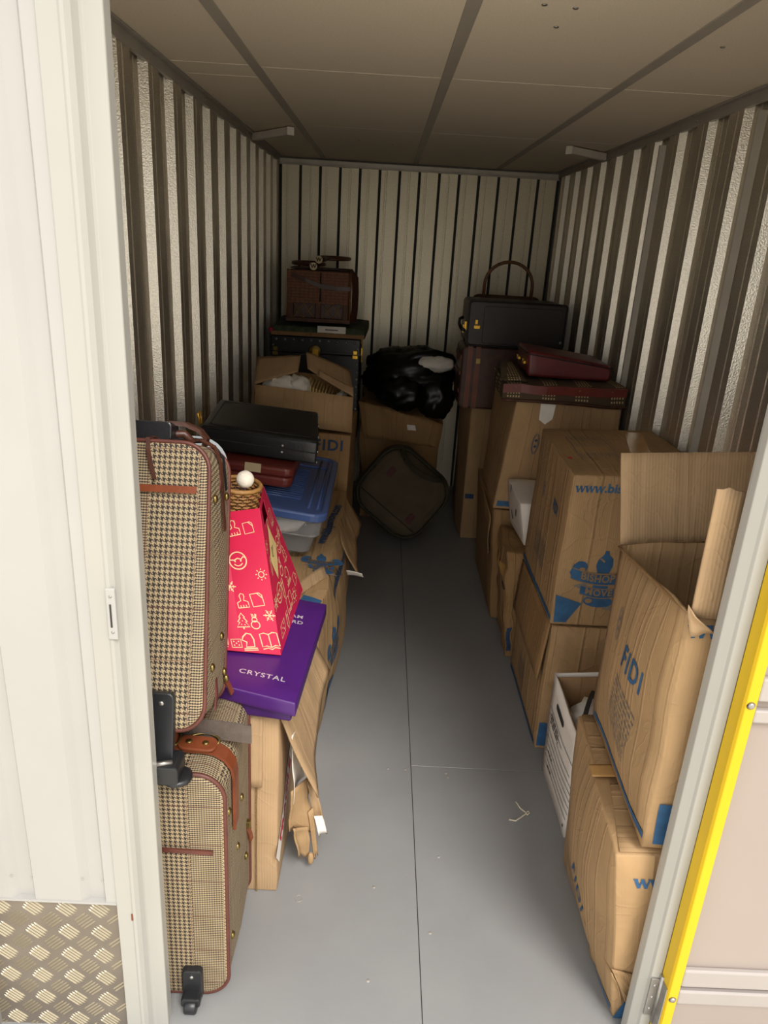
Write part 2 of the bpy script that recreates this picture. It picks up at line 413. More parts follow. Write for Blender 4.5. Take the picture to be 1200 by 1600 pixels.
def ell2d(cx, cy, rx, ry, n=20, a0=0, a1=360): return poly2d([(cx + rx * math.cos(R(a0 + (a1 - a0) * i / n)), cy + ry * math.sin(R(a0 + (a1 - a0) * i / n))) for i in range(n if a1 - a0 == 360 else n + 1)])
def stroke2d(pts, w, closed=False):
    vs = []; fs = []; pts = [Vector((p[0], p[1])) for p in pts]; n = len(pts)
    if closed: pts = pts + [pts[0]]; n += 1
    for i, p in enumerate(pts):
        a = pts[i - 1] if i > 0 else (pts[n - 2] if closed else p); c = pts[i + 1] if i < n - 1 else (pts[1] if closed else p)
        t = (c - a); t = t.normalized() if t.length > 1e-9 else Vector((1, 0)); nn = Vector((-t.y, t.x)) * w / 2
        vs += [tuple(p + nn), tuple(p - nn)]
    for i in range(n - 1): fs.append([2 * i, 2 * i + 1, 2 * i + 3, 2 * i + 2])
    return (vs, fs)
def arc(cx, cy, rx, ry, a0, a1, n=12): return [(cx + rx * math.cos(R(a0 + (a1 - a0) * i / n)), cy + ry * math.sin(R(a0 + (a1 - a0) * i / n))) for i in range(n + 1)]
def join2d(*ss):
    vs = []; fs = []
    for (v, f) in ss:
        o = len(vs); vs += v; fs += [[i + o for i in q] for q in f]
    return (vs, fs)
def xf2d(s, cx=0, cy=0, rot=0, sx=1, sy=None, shear=0):
    sy = sx if sy is None else sy; ca, sa = math.cos(R(rot)), math.sin(R(rot))
    return ([(cx + ca * (x * sx + y * shear) - sa * y * sy, cy + sa * (x * sx + y * shear) + ca * y * sy) for x, y in s[0]], s[1])
def decal(name, parent, fn, shape, mat, off=0.0016, maxlen=0.035, label=None):
    bm = bmesh.new(); vs = [bm.verts.new((x, y, 0)) for x, y in shape[0]]
    for f in shape[1]:
        try: bm.faces.new([vs[i] for i in f])
        except ValueError: pass
    bmesh.ops.triangulate(bm, faces=bm.faces)
    for _ in range(3):
        es = [e for e in bm.edges if e.calc_length() > maxlen]
        if not es: break
        bmesh.ops.subdivide_edges(bm, edges=es, cuts=1); bmesh.ops.triangulate(bm, faces=[f for f in bm.faces if len(f.verts) > 3])
    gg = G(); bm.verts.index_update(); bm.verts.ensure_lookup_table()
    gg.add([fn(v.co.x, v.co.y, off) for v in bm.verts], [[v.index for v in f.verts] for f in bm.faces]); bm.free()
    off_ = woff(parent); me = bpy.data.meshes.new(name)
    me.from_pydata([p - off_ for p in gg.v], [], gg.f); me.materials.append(mat)
    uvl = me.uv_layers.new(name='UVMap')
    o = bpy.data.objects.new(name, me); C.objects.link(o); o.parent = parent
    if label: o['label'] = label
    return o
def serif_w(h):        # a bold serif w as strokes
    t = h * 0.23
    a = stroke2d([(-.62 * h, h), (-.32 * h, 0)], t * 1.3); b = stroke2d([(-.32 * h, 0), (0, h)], t * .7)
    c = stroke2d([(0, h), (.30 * h, 0)], t * 1.3); d = stroke2d([(.30 * h, 0), (.62 * h, h)], t * .7)
    s1 = xf2d(rect2d(.42 * h, .12 * h), -.62 * h, .97 * h); s2 = xf2d(rect2d(.36 * h, .12 * h), 0, .97 * h); s3 = xf2d(rect2d(.36 * h, .12 * h), .64 * h, .97 * h)
    return join2d(a, b, c, d, s1, s2, s3)
def www2d(h, tail='', maxw=None):
    parts = [xf2d(serif_w(h), i * 1.42 * h, 0) for i in range(3)]
    if tail:
        t = text2d(tail, h * 1.9, h * 0.05); w = max(p[0] for p in t[0]) - min(p[0] for p in t[0])
        if maxw: k_ = (maxw - 3.7 * h) / w; t = xf2d(t, 0, 0, 0, k_, 1); w *= k_
        parts.append(xf2d(t, 2 * 1.42 * h + 0.75 * h + w / 2, h * .68))
    return join2d(*parts)
def dashes2d(w, h, rows, seed=1, dash=0.018, th=0.004):
    rnd = random.Random(seed); parts = []
    for r_ in range(rows):
        y = h / 2 - (r_ + .5) * h / rows; x = -w / 2
        while x < w / 2 - 0.004:
            l = min(rnd.uniform(.5, 1.5) * dash, w / 2 - x); parts.append(xf2d(rect2d(l, th), x + l / 2, y)); x += l + .005
    return join2d(*parts)
def bishop_logo(parent, fn, cx, cy, s, rot=0, blue=None, paper=None):
    """chess-bishop mark wrapped in two ribbons; s = overall width in metres (about 0.24 real)"""
    blue = blue or M['ink_blue']; paper = paper or M['card']; k = s
    T = lambda sh: xf2d(sh, cx, cy, rot, k)
    body = join2d(
        poly2d([(-.02, .50), (.04, .50), (.045, .44), (.13, .36), (.145, .24), (.10, .10), (-.08, .10), (-.125, .24), (-.11, .34), (-.03, .44)]),
        poly2d([(-.10, -.04), (.12, -.04), (.15, -.20), (-.13, -.20)]),
        ell2d(0.02, -.40, .25, .11), ell2d(-.36, .21, .11, .10),
        poly2d([(-.47, .26), (-.40, .16), (-.44, -.02), (-.52, .10)]),
        ell2d(.40, .21, .11, .10), poly2d([(.51, .26), (.44, .16), (.48, -.02), (.56, .10)]))
    decal('printed_emblem', parent, fn, T(body), blue, 0.0018)
    def rib(y0, sag, w, h, n=10):
        top = [(-w / 2 + w * i / n, y0 + h / 2 - sag * (1 - (2 * i / n - 1) ** 2)) for i in range(n + 1)]
        bot = [(x, y - h) for x, y in top]; vs = top + bot
        return (vs, [[i, i + n + 1, i + n + 2, i + 1] for i in range(n)])
    decal('printed_ribbon', parent, fn, T(join2d(rib(.09, .09, .98, .17), rib(-.20, .05, .62, .15))), blue, 0.0024)
    wht = join2d(rib(.195, .09, .98, .018), rib(-.005, .09, .98, .018), rib(-.115, .05, .62, .016), rib(-.285, .05, .62, .016),
                 stroke2d([(-.075, .37), (.0, .31)], .03), ell2d(-.33, .17, .05, .035), ell2d(-.14, -.40, .06, .045))
    decal('printed_outline', parent, fn, T(wht), paper, 0.003)
    t1 = text2d("BISHOP'S", .175, .006, 1.05); t1 = ([(x * .92, y + .02 + .09 * (2 * x / .98) ** 2 - .01) for x, y in t1[0]], t1[1])
    t2 = text2d('MOVE', .16, .006, 1.1); t2 = ([(x, y - .245 + .05 * (2 * x / .62) ** 2) for x, y in t2[0]], t2[1])
    for q_ in (t1, t2): decal('printed_text', parent, fn, T(q_), paper, 0.0034)
    for q_ in (poly2d([(-.44, -.14), (-.22, -.06), (-.18, -.24)]), poly2d([(.10, -.53), (.34, -.56), (.22, -.46)])): decal('printed_diamond', parent, fn, T(q_), M['ink_grey'], 0.0014)

# ================================================================== THE SETTING
XL, XR, YB, ZC = -0.733, 1.105, 5.31, 2.2
# floor: painted boards with open seams
fb = struct('floor', G().box(-0.85, 1.25, 1.0, 5.45, -0.12, -0.012), M['floor'])
for (x0, x1, y0, y1) in ((-0.80, 0.1785, 1.02, 5.42), (0.1805, 1.2, 1.02, 2.098), (0.1805, 1.2, 2.101, 5.42)):
    build('floor_board', G().box(x0, x1, y0, y1, -0.012, 0.0), M['floor'], fb, bevel=0.0008, segs=1)
sc = G()
for (x, y) in ((0.21, 1.441), (0.10, 2.08), (0.16, 2.08), (0.30, 2.07), (0.305, 2.05), (0.05, 1.30), (0.06, 1.58), (0.25, 1.70)):
    sc.lathe([(0.0, 0.0008), (0.0045, 0.0008), (0.005, 0)], (x, y, 0), 8)
build('floor_screws', sc, M['dark_trim'], fb)['kind'] = 'stuff'
# ceiling: boards between flat bars
cl = struct('ceiling', G().box(-0.85, 1.25, 1.05, 5.45, 2.222, 2.30), M['tile_back'])
bars = (-0.445, 0.16, 0.706)
xs = [-0.80, -0.445, 0.16, 0.706, 1.18]; ysl = [1.10, 1.46, 2.66, 3.87, 5.40]
for i in range(4):
    yy = ysl if i else [1.10, 1.46, 2.645, 2.825, 3.86, 5.40]
    for j in range(len(yy) - 1):
        build('ceiling_tile', G().box(xs[i] + .001, xs[i + 1] - .001, yy[j] + .0025, yy[j + 1] - .0025, ZC, 2.222), M['tile'], cl, bevel=0.002, segs=1)
for bx in bars:
    build('ceiling_bar', G().box(bx - .017, bx + .017, 1.10, 5.38, ZC - .003, ZC + .004), M['ceiling_bar'], cl, bevel=0.001, segs=1)
sc = G()
for (x, y) in ((0.31, 1.86), (0.38, 1.87), (0.37, 2.02), (0.80, 2.10), (-0.18, 4.3), (0.0, 4.4)):
    sc.lathe([(0.0, -0.002), (0.006, -0.002), (0.007, 0)], (x, y, ZC), 8)
build('ceiling_screws', sc, M['steel'], cl)['kind'] = 'stuff'

# ribbed metal walls: profile points (along, depth) per pitch; depth 0 = crown, e = trough
def rib_profile(start, pitch, run, e, crown, k0, k1):
    pts = []
    for k in range(k0, k1):
        c = start + k * pitch
        pts += [(c - run, e), (c, 0), (c + crown * .30, 0), (c + crown * .34, .0025), (c + crown * .40, .0025), (c + crown * .44, 0), (c + crown, 0), (c + crown + run * .7, e)]
        t0 = c + crown + run * .7; t1 = c + pitch - run; w = t1 - t0
        pts += [(t0 + w * .35, e), (t0 + w * .38, e - .003), (t0 + w * .43, e - .003), (t0 + w * .46, e), (t0 + w * .66, e), (t0 + w * .69, e - .003), (t0 + w * .74, e - .003), (t0 + w * .77, e)]
    return pts
def rib_wall(name, axis, prof, sgn, plane, z0, z1, per, mat, back):
    base = struct(name, back, M['outer'])
    for a in range(0, len(prof) - 1, per):
        seg = prof[a:a + per + 1]; gg = G(); vs = []; fs = []
        for (p, d) in seg:
            for z in (z0, z1): vs.append((plane + sgn * d, p, z) if axis == 'y' else (p, plane + sgn * d, z))
        for i in range(len(seg) - 1): fs.append((2 * i, 2 * i + 2, 2 * i + 3, 2 * i + 1))
        gg.add(vs, fs)
        gg2 = build('wall_sheet', gg, mat, base, solid=0)
    return base
pl = [p for p in rib_profile(2.487, .2695, .012, .027, .105, -5, 11) if 1.185 < p[0] < YB]
rib_wall('wall_left', 'y', pl, -1, XL, 0.0, 2.19, 64, M['wall_metal'], G().box(-0.86, -0.775, 1.1, 5.45, -0.1, 2.3))
pr = [p for p in rib_profile(2.622, .276, .012, .027, .105, -6, 10) if 1.185 < p[0] < YB]
rib_wall('wall_right', 'y', pr, 1, XR, 0.0, 2.19, 64, M['wall_metal'], G().box(1.147, 1.24, 1.1, 5.45, -0.1, 2.3))
pb = []
for k in range(-2, 15):
    c = -0.593 + k * .1307; t = random.uniform(.03, .08)
    pb += [(c - .0105, 0), (c - .0100, .033), (c + .0080, .033), (c + .0085, 0), (c + t, 0.0), (c + t + .002, .003), (c + t + .012, .003), (c + t + .014, 0)]
pb = [p for p in pb if XL - .02 < p[0] < XR + .02]
rib_wall('wall_back', 'x', pb, 1, YB, 0.0, 2.18, 48, M['back_metal'], G().box(-0.85, 1.25, 5.345, 5.46, -0.1, 2.3))
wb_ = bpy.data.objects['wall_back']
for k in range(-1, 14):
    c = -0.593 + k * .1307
    build('groove_shade_strip', G().box(c - .0095, c + .0078, YB + .006, YB + .032, 0, 2.15), M['groove_shade'], wb_)  # added dark strip paints the shade of each groove, no seal there
# lap-joint strips where two sheets overlap on the right wall
wr_ = bpy.data.objects['wall_right']
for y in (2.50, 3.36):
    build('lap_joint', G().box(XR - .006, XR + .02, y, y + .012, 0, 2.14), M['ally_trim'], wr_)
# angle trims along the top of the walls
def trim(n, gg, mat, label, bev=.001): return struct('trim_%d' % n, gg, mat, bev, label)
t3 = trim(3, G().box(XL - .01, XL + .004, 1.19, 5.30, 2.162, 2.199).box(XL, XL + .022, 1.19, 5.30, 2.194, 2.199), M['dark_trim'], 'grey angle trim along the top of the left wall')
t4 = trim(4, G().box(XR - .004, XR + .01, 1.19, 5.30, 2.162, 2.199).box(XR - .022, XR, 1.19, 5.30, 2.194, 2.199), M['dark_trim'], 'grey angle trim along the top of the right wall')
t5 = trim(5, G().box(XL, XR, YB - .006, YB + .006, 2.150, 2.186).box(XL, XR, YB - .03, YB, 2.150, 2.156), M['ally_trim'], 'pale angle trim along the top of the back wall')
for t, x, ys_ in ((t3, XL + .004, (2.02, 2.16, 3.2, 4.1)), (t4, XR - .004, (2.3, 3.0, 4.0))):
    for y in ys_:
        build('rivet', G().ball((x, y, 2.180), .006, .006, .006, 8, 6), M['steel'], t)
# front wall: cladding left of the doorway, lintel, pier right of the doorway (behind the open door)
wf = struct('wall_front', G().box(-3.2, -0.487, 1.175, 1.19, -0.15, 2.9).box(-0.487, 0.72, 1.15, 1.24, 2.085, 2.9).box(0.700, 3.0, 1.176, 1.205, -0.15, 2.9), M['outer'])
prof = []
x = -0.4865
while x > -3.1:
    # groove: flat, slope back, groove floor, slope forward
    prof += [(x, 0), (x - .022, 0), (x - .029, .011), (x - .057, .011), (x - .073, 0), (x - .145, 0)]
    x -= .145
prof = prof[::-1]
gg = G(); vs = []; fs = []
for (p, d) in prof: vs += [(p, 1.152 + d, 0.385), (p, 1.152 + d, 2.9)]
for i in range(len(prof) - 1): fs.append((2 * i, 2 * i + 2, 2 * i + 3, 2 * i + 1))
gg.add(vs, fs); build('cladding_sheet', gg, M['white_paint'], wf)
build('cladding_lip', G().box(-3.1, -0.4868, 1.150, 1.174, 0.381, 0.386), M['white_paint'], wf)
for k in range(4):
    for dx in (.026, .066):
        build('cladding_screw', G().ball((-0.4865 - dx - .145 * k, 1.153, 0.445), .0022, .0015, .0022, 8, 5), M['dark_trim'], wf)
kp = build('kick_plate', G().box(-3.1, -0.488, 1.164, 1.174, -0.15, 0.381), M['tread'], wf)
tb = G(); P = 0.0693
for j in range(-1, 8):
    for i in range(0, 15):
        for alt in (0, 1):
            cx = -0.46 - i * P - alt * P / 2; cz = 0.02 + j * 0.066 + alt * .033
            for q in range(5):
                o = (q - 2) * .0072; a = R(-42) if alt == 0 else R(42)
                L = .0225 - abs(q - 2) * .0018; d = Vector((math.cos(a), 0, math.sin(a))); n = Vector((-d.z, 0, d.x))
                c = Vector((cx, 1.164, cz)) + n * o
                if c.x > -.497 or c.x < -1.35 or c.z > .365 or c.z < -.1: continue
                w = .0019; y = Vector((0, -.0022, 0))
                tb.add([c - d * L, c - n * w - d * L * .7, c + d * L, c + n * w + d * L * .7, c - d * L * .7 + y, c + d * L * .7 + y, c + n * w - d * L * .7, c - n * w + d * L * .7],
                       [(0, 1, 4), (1, 7, 5, 4), (7, 2, 5), (2, 3, 5), (3, 6, 4, 5), (6, 0, 4)])
build('tread_bars', tb, M['tread_bar'], kp, merge=False)['kind'] = 'stuff'
# left door jamb
def extrude_profile(pts, z0, z1):
    gg = G(); n = len(pts); vs = [(p[0], p[1], z0) for p in pts] + [(p[0], p[1], z1) for p in pts]
    gg.add(vs, [(i, (i + 1) % n, (i + 1) % n + n, i + n) for i in range(n)] + [tuple(range(n))[::-1], tuple(range(n, 2 * n))]); return gg
jl = struct('trim_1', extrude_profile([(-.4860, 1.148), (-.456, 1.148), (-.452, 1.146), (-.447, 1.147), (-.440, 1.154), (-.434, 1.166), (-.430, 1.170), (-.404, 1.170), (-.402, 1.172), (-.402, 1.20), (-.486, 1.20)], -0.02, 2.3), M['jamb_paint'], .0015, 'cream powder coated jamb left of the doorway')
sp = build('strike_plate', G().box(-.4545, -.4375, 1.1425, 1.150, 1.015, 1.115), M['white_paint'], jl, bevel=.002)
build('latch_slot', G().box(-.4485, -.4455, 1.1415, 1.1428, 1.040, 1.085), M['ink_black'], sp)
for z in (1.030, 1.100): build('screw', G().ball((-.446, 1.1425, z), .003, .0015, .003, 8, 5), M['steel'], sp)
build('paint_chip', G().box(-.457, -.453, 1.1455, 1.1475, .345, .363), M['leather'], jl, bevel=.001)
# right door jamb
jr = struct('trim_2', extrude_profile([(.643, 1.200), (.645, 1.185), (.660, 1.172), (.664, 1.166), (.6845, 1.164), (.6848, 1.166), (.6848, 1.208), (.643, 1.208)], -0.02, 2.3), M['jamb_paint'], .0015, 'cream powder coated jamb right of the doorway')
# open door, folded back against the front wall
d1 = struct('door_1', G().box(.715, 1.70, 1.143, 1.155, .02, 2.06), M['door_panel'], .0, 'open door with yellow edge and beige panels folded back outside')
build('door_stile', extrude_profile([(.6846, 1.1645), (.6852, 1.155), (.6865, 1.133), (.690, 1.127), (.708, 1.126), (.710, 1.128), (.710, 1.146), (.730, 1.146), (.730, 1.164)], .0, 2.08), M['yellow_paint'], d1, bevel=.0012, label='bright yellow edge of the open door')
for (z0, z1) in ((.245, .292), (.193, .232), (.07, .10), (.962, 1.010), (.916, .944)):
    build('door_rail', G().box(.7105, 1.70, 1.129, 1.1435, z0, z1), M['door_rail'], d1, bevel=.004)
for z in (.210, .955, 1.72):
    build('screw', G().lathe([(0, .004), (.004, .004), (.0085, 0)], (.699, 1.1265, z), 12, Matrix.Rotation(R(90), 4, 'X')), M['steel'], d1)
hg = build('hinge', G().box(.6635, .6835, 1.1605, 1.1645, .115, .225), M['steel'], d1, bevel=.001)
build('knuckle', G().tube([(.6855, 1.158, .10), (.6855, 1.158, .24)], .0055, 12), M['steel'], hg)
build('hinge_leaf', G().box(.6842, .6863, 1.132, 1.158, .085, .232), M['steel'], hg)
for z in (.135, .17, .205): build('screw', G().ball((.673, 1.1605, z), .004, .002, .004, 10, 6), M['steel'], hg)
# ground outside
gr = struct('floor_outside', G().box(-14, 14, -16, 1.0, -.2, -.12), M['ground'])
struct('roof', G().box(-3.2, 3.2, 1.15, 6, 2.9, 3.0).box(-.86, 1.25, 1.15, 5.46, 2.3, 2.34), M['outer'])
# diagonal corner braces under the ceiling
def brace(p0, p1, lab):
    p0, p1 = Vector(p0), Vector(p1); d = (p1 - p0).normalized(); n = Vector((-d.y, d.x, 0)) * .018
    t = thing('ceiling_brace', (p0 + p1) / 2, lab, 'brace', 'white corner braces under the ceiling')
    gg = G(); up = Vector((0, 0, .034)); gg.add([p0 - n, p0 + n, p1 + n, p1 - n, p0 - n + up, p0 + n + up, p1 + n + up, p1 - n + up], [(0, 3, 2, 1), (4, 5, 6, 7), (0, 1, 5, 4), (1, 2, 6, 5), (2, 3, 7, 6), (3, 0, 4, 7)])
    build('bar', gg, M['white_card'], t, bevel=.004)
    build('end_cap', G().box(-.0185, .0185, -.003, .003, -.0005, .0345, Matrix.Translation(p1) @ Matrix.Rotation(math.atan2(d.y, d.x) - R(90), 4, 'Z')), M['white_paper'], t)
brace((-.71, 4.22, 2.160), (-.49, 3.92, 2.160), 'white diagonal brace bar under the ceiling at the left wall')
brace((1.085, 4.17, 2.160), (.865, 3.99, 2.160), 'white diagonal brace bar under the ceiling at the right wall')

# ================================================================== CARTONS ON THE RIGHT
def carton(name, label, c, mat, bulge=(0, 0, 0), crumple=0.004, seed=0.0, faces=('front', 'back', 'left', 'right', 'top', 'bottom'), solid=0.0, group=None, freq=7, step=.045, cat='box'):
    hb = Hex(c, bulge, crumple, freq, seed)
    zb = min(p[2] for p in c[:4]); ctr = sum((Vector(p) for p in c[:4]), Vector()) / 4
    t = thing(name, (ctr.x, ctr.y, zb), label, cat, group)
    hex_body(t, hb, mat, 'body', faces, step, solid)
    return t, hb
def stripe(t, hb, face, u0, v0, u1, v1, w, mat=None):
    fn, W, H = hb.surf(face); decal('printed_stripe', t, fn, stroke2d([(u0, v0), (u1, v1)], w), mat or M['ink_blue'], .002)
def patch(t, hb, face, pts, mat=None, name='printed_block', off=.003):
    fn, W, H = hb.surf(face); return decal(name, t, fn, poly2d(pts), mat or M['ink_blue'], off)
def words(t, hb, face, s, cx, cy, size, rot=0, mat=None, bold=.0, sx=1.0, off=.002):
    fn, W, H = hb.surf(face); decal('printed_text', t, fn, xf2d(text2d(s, size, bold, 1.18), cx, cy, rot, sx, 1), mat or M['ink_blue'], off)
def shape(t, hb, face, sh, cx, cy, rot=0, k=1, mat=None, name='printed_text', off=.002):
    fn, W, H = hb.surf(face); decal(name, t, fn, xf2d(sh, cx, cy, rot, k), mat or M['ink_blue'], off)
def badge(t, hb, face, cx, cy, h, rot=0, mat=None):
    w = h * .34
    sh = join2d(stroke2d(arc(0, 0, w / 2, h / 2, 0, 360, 24), h * .03, False), stroke2d(arc(0, 0, w * .36, h * .42, 0, 360, 20), h * .02),
                *[poly2d([(0, h * y + h * .10), (w * .12, h * y + h * .02), (w * .3, h * y), (w * .1, h * y - h * .04), (0, h * y - h * .10), (-w * .1, h * y - h * .04), (-w * .3, h * y), (-w * .12, h * y + h * .02)]) for y in (.17, -.13)])
    shape(t, hb, face, sh, cx, cy, rot, 1, mat or M['ink_blue'], 'printed_badge')
PRINTED = 'printed removal cartons'
# front lower carton
t, hb = carton('removal_carton', 'tan closed carton on the floor just inside the right jamb, under the open one',
    [(.635, 1.235, 0), (1.07, 1.225, 0), (1.07, 1.72, 0), (.622, 1.707, 0), (.557, 1.228, .5), (1.07, 1.228, .5), (1.07, 1.75, .488), (.606, 1.745, .488)], M['card'], (.035, .0, .0), .006, 1.0, group=PRINTED)
words(t, hb, 'left', 'FIDI', .262, .160, .070, -34, None, .0012, .80); badge(t, hb, 'left', .062, .225, .085, 0)
shape(t, hb, 'left', dashes2d(.15, .09, 7, 3, .02, .004), .15, .10, -12, 1, M['ink_grey'], 'small_print')
stripe(t, hb, 'left', .30, .03, .49, .03, .016)
fn, W, H = hb.surf('front'); decal('printed_text', t, fn, xf2d(www2d(.024, '.bishopsmove.com', .36), .058, .412), M['ink_blue'])
patch(t, hb, 'front', [(.0, .003), (.10, .003), (.10, .07), (.03, .065)])
a, b_, c_, d_ = hb.pos(0, 0, 1), hb.pos(1, 0, 1), hb.pos(1, 1, 1), hb.pos(0, 1, 1); up = Vector((0, 0, .004))
sheet('flap', [a + up + Vector((.012, .008, 0)), d_ + up + Vector((.012, -.27, 0)), lerp(d_, c_, .45) + up + Vector((0, -.27, .004)), lerp(a, b_, .45) + up + Vector((0, .008, .004))], M['card'], t, 6, 6, 0, .002, 0, .004, seed=2)
sheet('flap', [lerp(a, d_, .52) + up * 1.2 + Vector((.010, 0, 0)), d_ + up * 1.2 + Vector((.010, -.004, 0)), lerp(d_, c_, .45) + up * 1.2, lerp(lerp(a, d_, .52), lerp(b_, c_, .52), .45) + up * 1.2], M['card_creased'], t, 6, 6, 0, .003, 0, .004, seed=4)
tp = Vector((0, 0, .0105)); m0 = lerp(a, d_, .47); m1 = lerp(a, d_, .56)
sheet('tape_strip', [m0 + tp + Vector((-.008, 0, -.001)), m1 + tp + Vector((-.008, 0, -.001)), lerp(m1, lerp(b_, c_, .56), .4) + tp, lerp(m0, lerp(b_, c_, .47), .4) + tp], M['card_tape'], t, 6, 8, 0, .003, 0, .0008)
sheet('crushed_fold', [(.590, 1.40, .125), (.606, 1.226, .150), (.640, 1.224, .060), (.612, 1.36, .035)], M['card_creased'], t, 10, 8, .012, .010, .10, .003, seed=6, freq=16)
sheet('crushed_fold', [(.604, 1.228, .165), (.74, 1.222, .13), (.74, 1.214, .030), (.650, 1.214, .075)], M['card_creased'], t, 10, 8, .014, .008, .10, .003, seed=7, freq=16)
# front upper carton, open
t, hb = carton('removal_carton', 'tan open carton with raised flaps, on top of the carton beside the right jamb',
    [(.611, 1.232, .522), (1.07, 1.228, .51), (1.07, 1.73, .50), (.64, 1.725, .505), (.613, 1.25, 1.07), (1.07, 1.25, 1.07), (1.07, 1.77, 1.04), (.645, 1.765, 1.0)], M['card'], (.03, .006, .0), .006, 4.0, faces=('front', 'back', 'left', 'right', 'bottom'), solid=.006, group=PRINTED)
words(t, hb, 'left', 'FIDI', .325, .312, .080, -9, None, .0014, .85); badge(t, hb, 'left', .17, .36, .085, 0, M['ink_grey'])
shape(t, hb, 'left', dashes2d(.15, .15, 10, 5, .02, .0045),   .29, .175, -18, 1, M['ink_grey'], 'small_print')
stripe(t, hb, 'left', .03, .025, .505, .022, .016)
patch(t, hb, 'front', [(.018, .012), (.16, .012), (.16, .115), (.018, .115)])
fn, W, H = hb.surf('front'); decal('printed_text', t, fn, xf2d(www2d(.026, '.bishopsmove.com', .38), .022, .508), M['ink_blue'])
sheet('flap', [(.645, 1.768, 1.0), (1.07, 1.775, 1.04), (1.06, 1.805, 1.262), (.617, 1.80, 1.236)], M['card_pale'], t, 14, 10, -.006, .006, .03, .006, seed=9)
sheet('flap', [(.614, 1.247, 1.065), (.672, 1.243, 1.065), (.668, 1.252, 1.318), (.613, 1.252, 1.320)], M['card_pale'], t, 5, 10, .004, .002, .04, .006, seed=11, jag_sides=('v1',))
sheet('flap', [(.673, 1.243, 1.065), (.76, 1.262, 1.065), (.76, 1.285, 1.33), (.670, 1.253, 1.317)], M['card_brown'], t, 5, 8, .004, .003, .03, .006, seed=12)
sheet('torn_edge', [(.606, 1.250, 1.09), (.612, 1.236, 1.075), (.655, 1.225, 1.045), (.618, 1.236, 1.03)], M['card_pale'], t, 5, 5, .008, .006, .12, .003, seed=13)
sheet('flap', [(.642, 1.762, 1.0), (.616, 1.26, 1.068), (.70, 1.27, .96), (.74, 1.74, .90)], M['card_brown'], t, 10, 8, -.03, .006, .03, .005, seed=14)
# big carton pair
t, hb = carton('removal_carton', 'tan carton on the floor with two flaps hanging out, under the large emblem carton',
    [(.635, 2.228, 0), (1.09, 2.228, 0), (1.09, 2.79, 0), (.635, 2.789, 0), (.636, 2.238, .5), (1.09, 2.238, .5), (1.09, 2.8, .5), (.637, 2.8, .5)], M['card_creased'], (.006, 0, 0), .004, 21.0, group=PRINTED)
patch(t, hb, 'front', [(.004, .015), (.16, .015), (.16, .112), (.004, .112)]); stripe(t, hb, 'left', .02, .02, .545, .016, .016)
shape(t, hb, 'left', dashes2d(.12, .10, 8, 8, .02, .004), .22, .12, -8, 1, M['ink_grey'], 'small_print')
sheet('flap', [(.631, 2.80, .503), (.628, 2.245, .503), (.609, 2.245, .278), (.615, 2.80, .285)], M['card_brown'], t, 10, 6, 0, .002, .0, .005, seed=22)
sheet('flap', [(.655, 2.232, .503), (1.08, 2.232, .503), (1.08, 2.214, .275), (.645, 2.210, .275)], M['card_creased'], t, 10, 6, 0, .003, .0, .005, seed=23)
t, hb = carton('removal_carton', 'large tan carton with blue bishop emblem and a web address on its front',
    [(.625, 2.236, .508), (1.09, 2.236, .508), (1.09, 2.80, .508), (.632, 2.80, .508), (.632, 2.24, 1.04), (1.09, 2.24, 1.06), (1.09, 2.85, 1.06), (.653, 2.85, 1.05)], M['card_creased'], (.004, .0, .006), .004, 31.0, group=PRINTED)
fn, W, H = hb.surf('front')
decal('printed_text', t, fn, xf2d(www2d(.0225, '.bishopsmove.com', .40), .028, .482), M['ink_blue'])
bishop_logo(t, fn, .146, .178, .205, -2, M['ink_blue'], M['card'])
patch(t, hb, 'front', [(.008, .014), (.052, .014), (.094, .085), (.004, .115)])
patch(t, hb, 'front', [(.30, .014), (.345, .014), (.345, .115), (.255, .085)])
words(t, hb, 'left', 'FIDI', .425, .366, .055, 0, None, .002, .75); badge(t, hb, 'left', .215, .365, .07, 0)
shape(t, hb, 'left', dashes2d(.19, .10, 9, 12, .02, .004), .285, .16, -5, 1, M['ink_grey'], 'small_print')
stripe(t, hb, 'left', .01, .022, .575, .020, .018)
sym = [stroke2d([(-.07, .145), (.06, .145)], .003), stroke2d([(-.07, -.145), (.06, -.145)], .003), stroke2d([(-.07, .145), (-.07, -.16)], .003), stroke2d([(.06, .145), (.06, -.16)], .003)]
for i in range(5):
    for y in (.11, -.11):
        sym.append(stroke2d([(-.062 + .024 * i, y + .022), (-.043 + .024 * i, y + .022), (-.043 + .024 * i, y - .022), (-.062 + .024 * i, y - .022)], .003, True))
        sym.append(stroke2d([(-.052 + .024 * i, y + .012), (-.052 + .024 * i, y - .012)], .003))
for i in range(5): sym.append(xf2d(dashes2d(.016, .05, 4, i, .012, .003), -.05 + .024 * i, 0.02))
shape(t, hb, 'top', join2d(*sym), .135, .33, 0, 1, M['ink_grey'], 'printed_symbols')
shape(t, hb, 'top', ell2d(0, 0, .008, .012), .028, .19, 0, 1, M['ink_red'], 'red_mark')
fn, W, H = hb.surf('top'); decal('tape_strip', t, fn, xf2d(rect2d(.07, .50), .30, .32, -12), M['card_tape'], .0022)
sheet('flap', [hb.pos(0, 0, 1) + Vector((.012, -.006, .003)), hb.pos(1, 0, 1) + Vector((0, -.006, .003)), hb.pos(1, .45, 1) + Vector((0, 0, .006)), hb.pos(.03, .45, 1) + Vector((0, 0, .006))], M['card_creased'], t, 10, 6, .002, .002, .01, .003, seed=33) if False else None
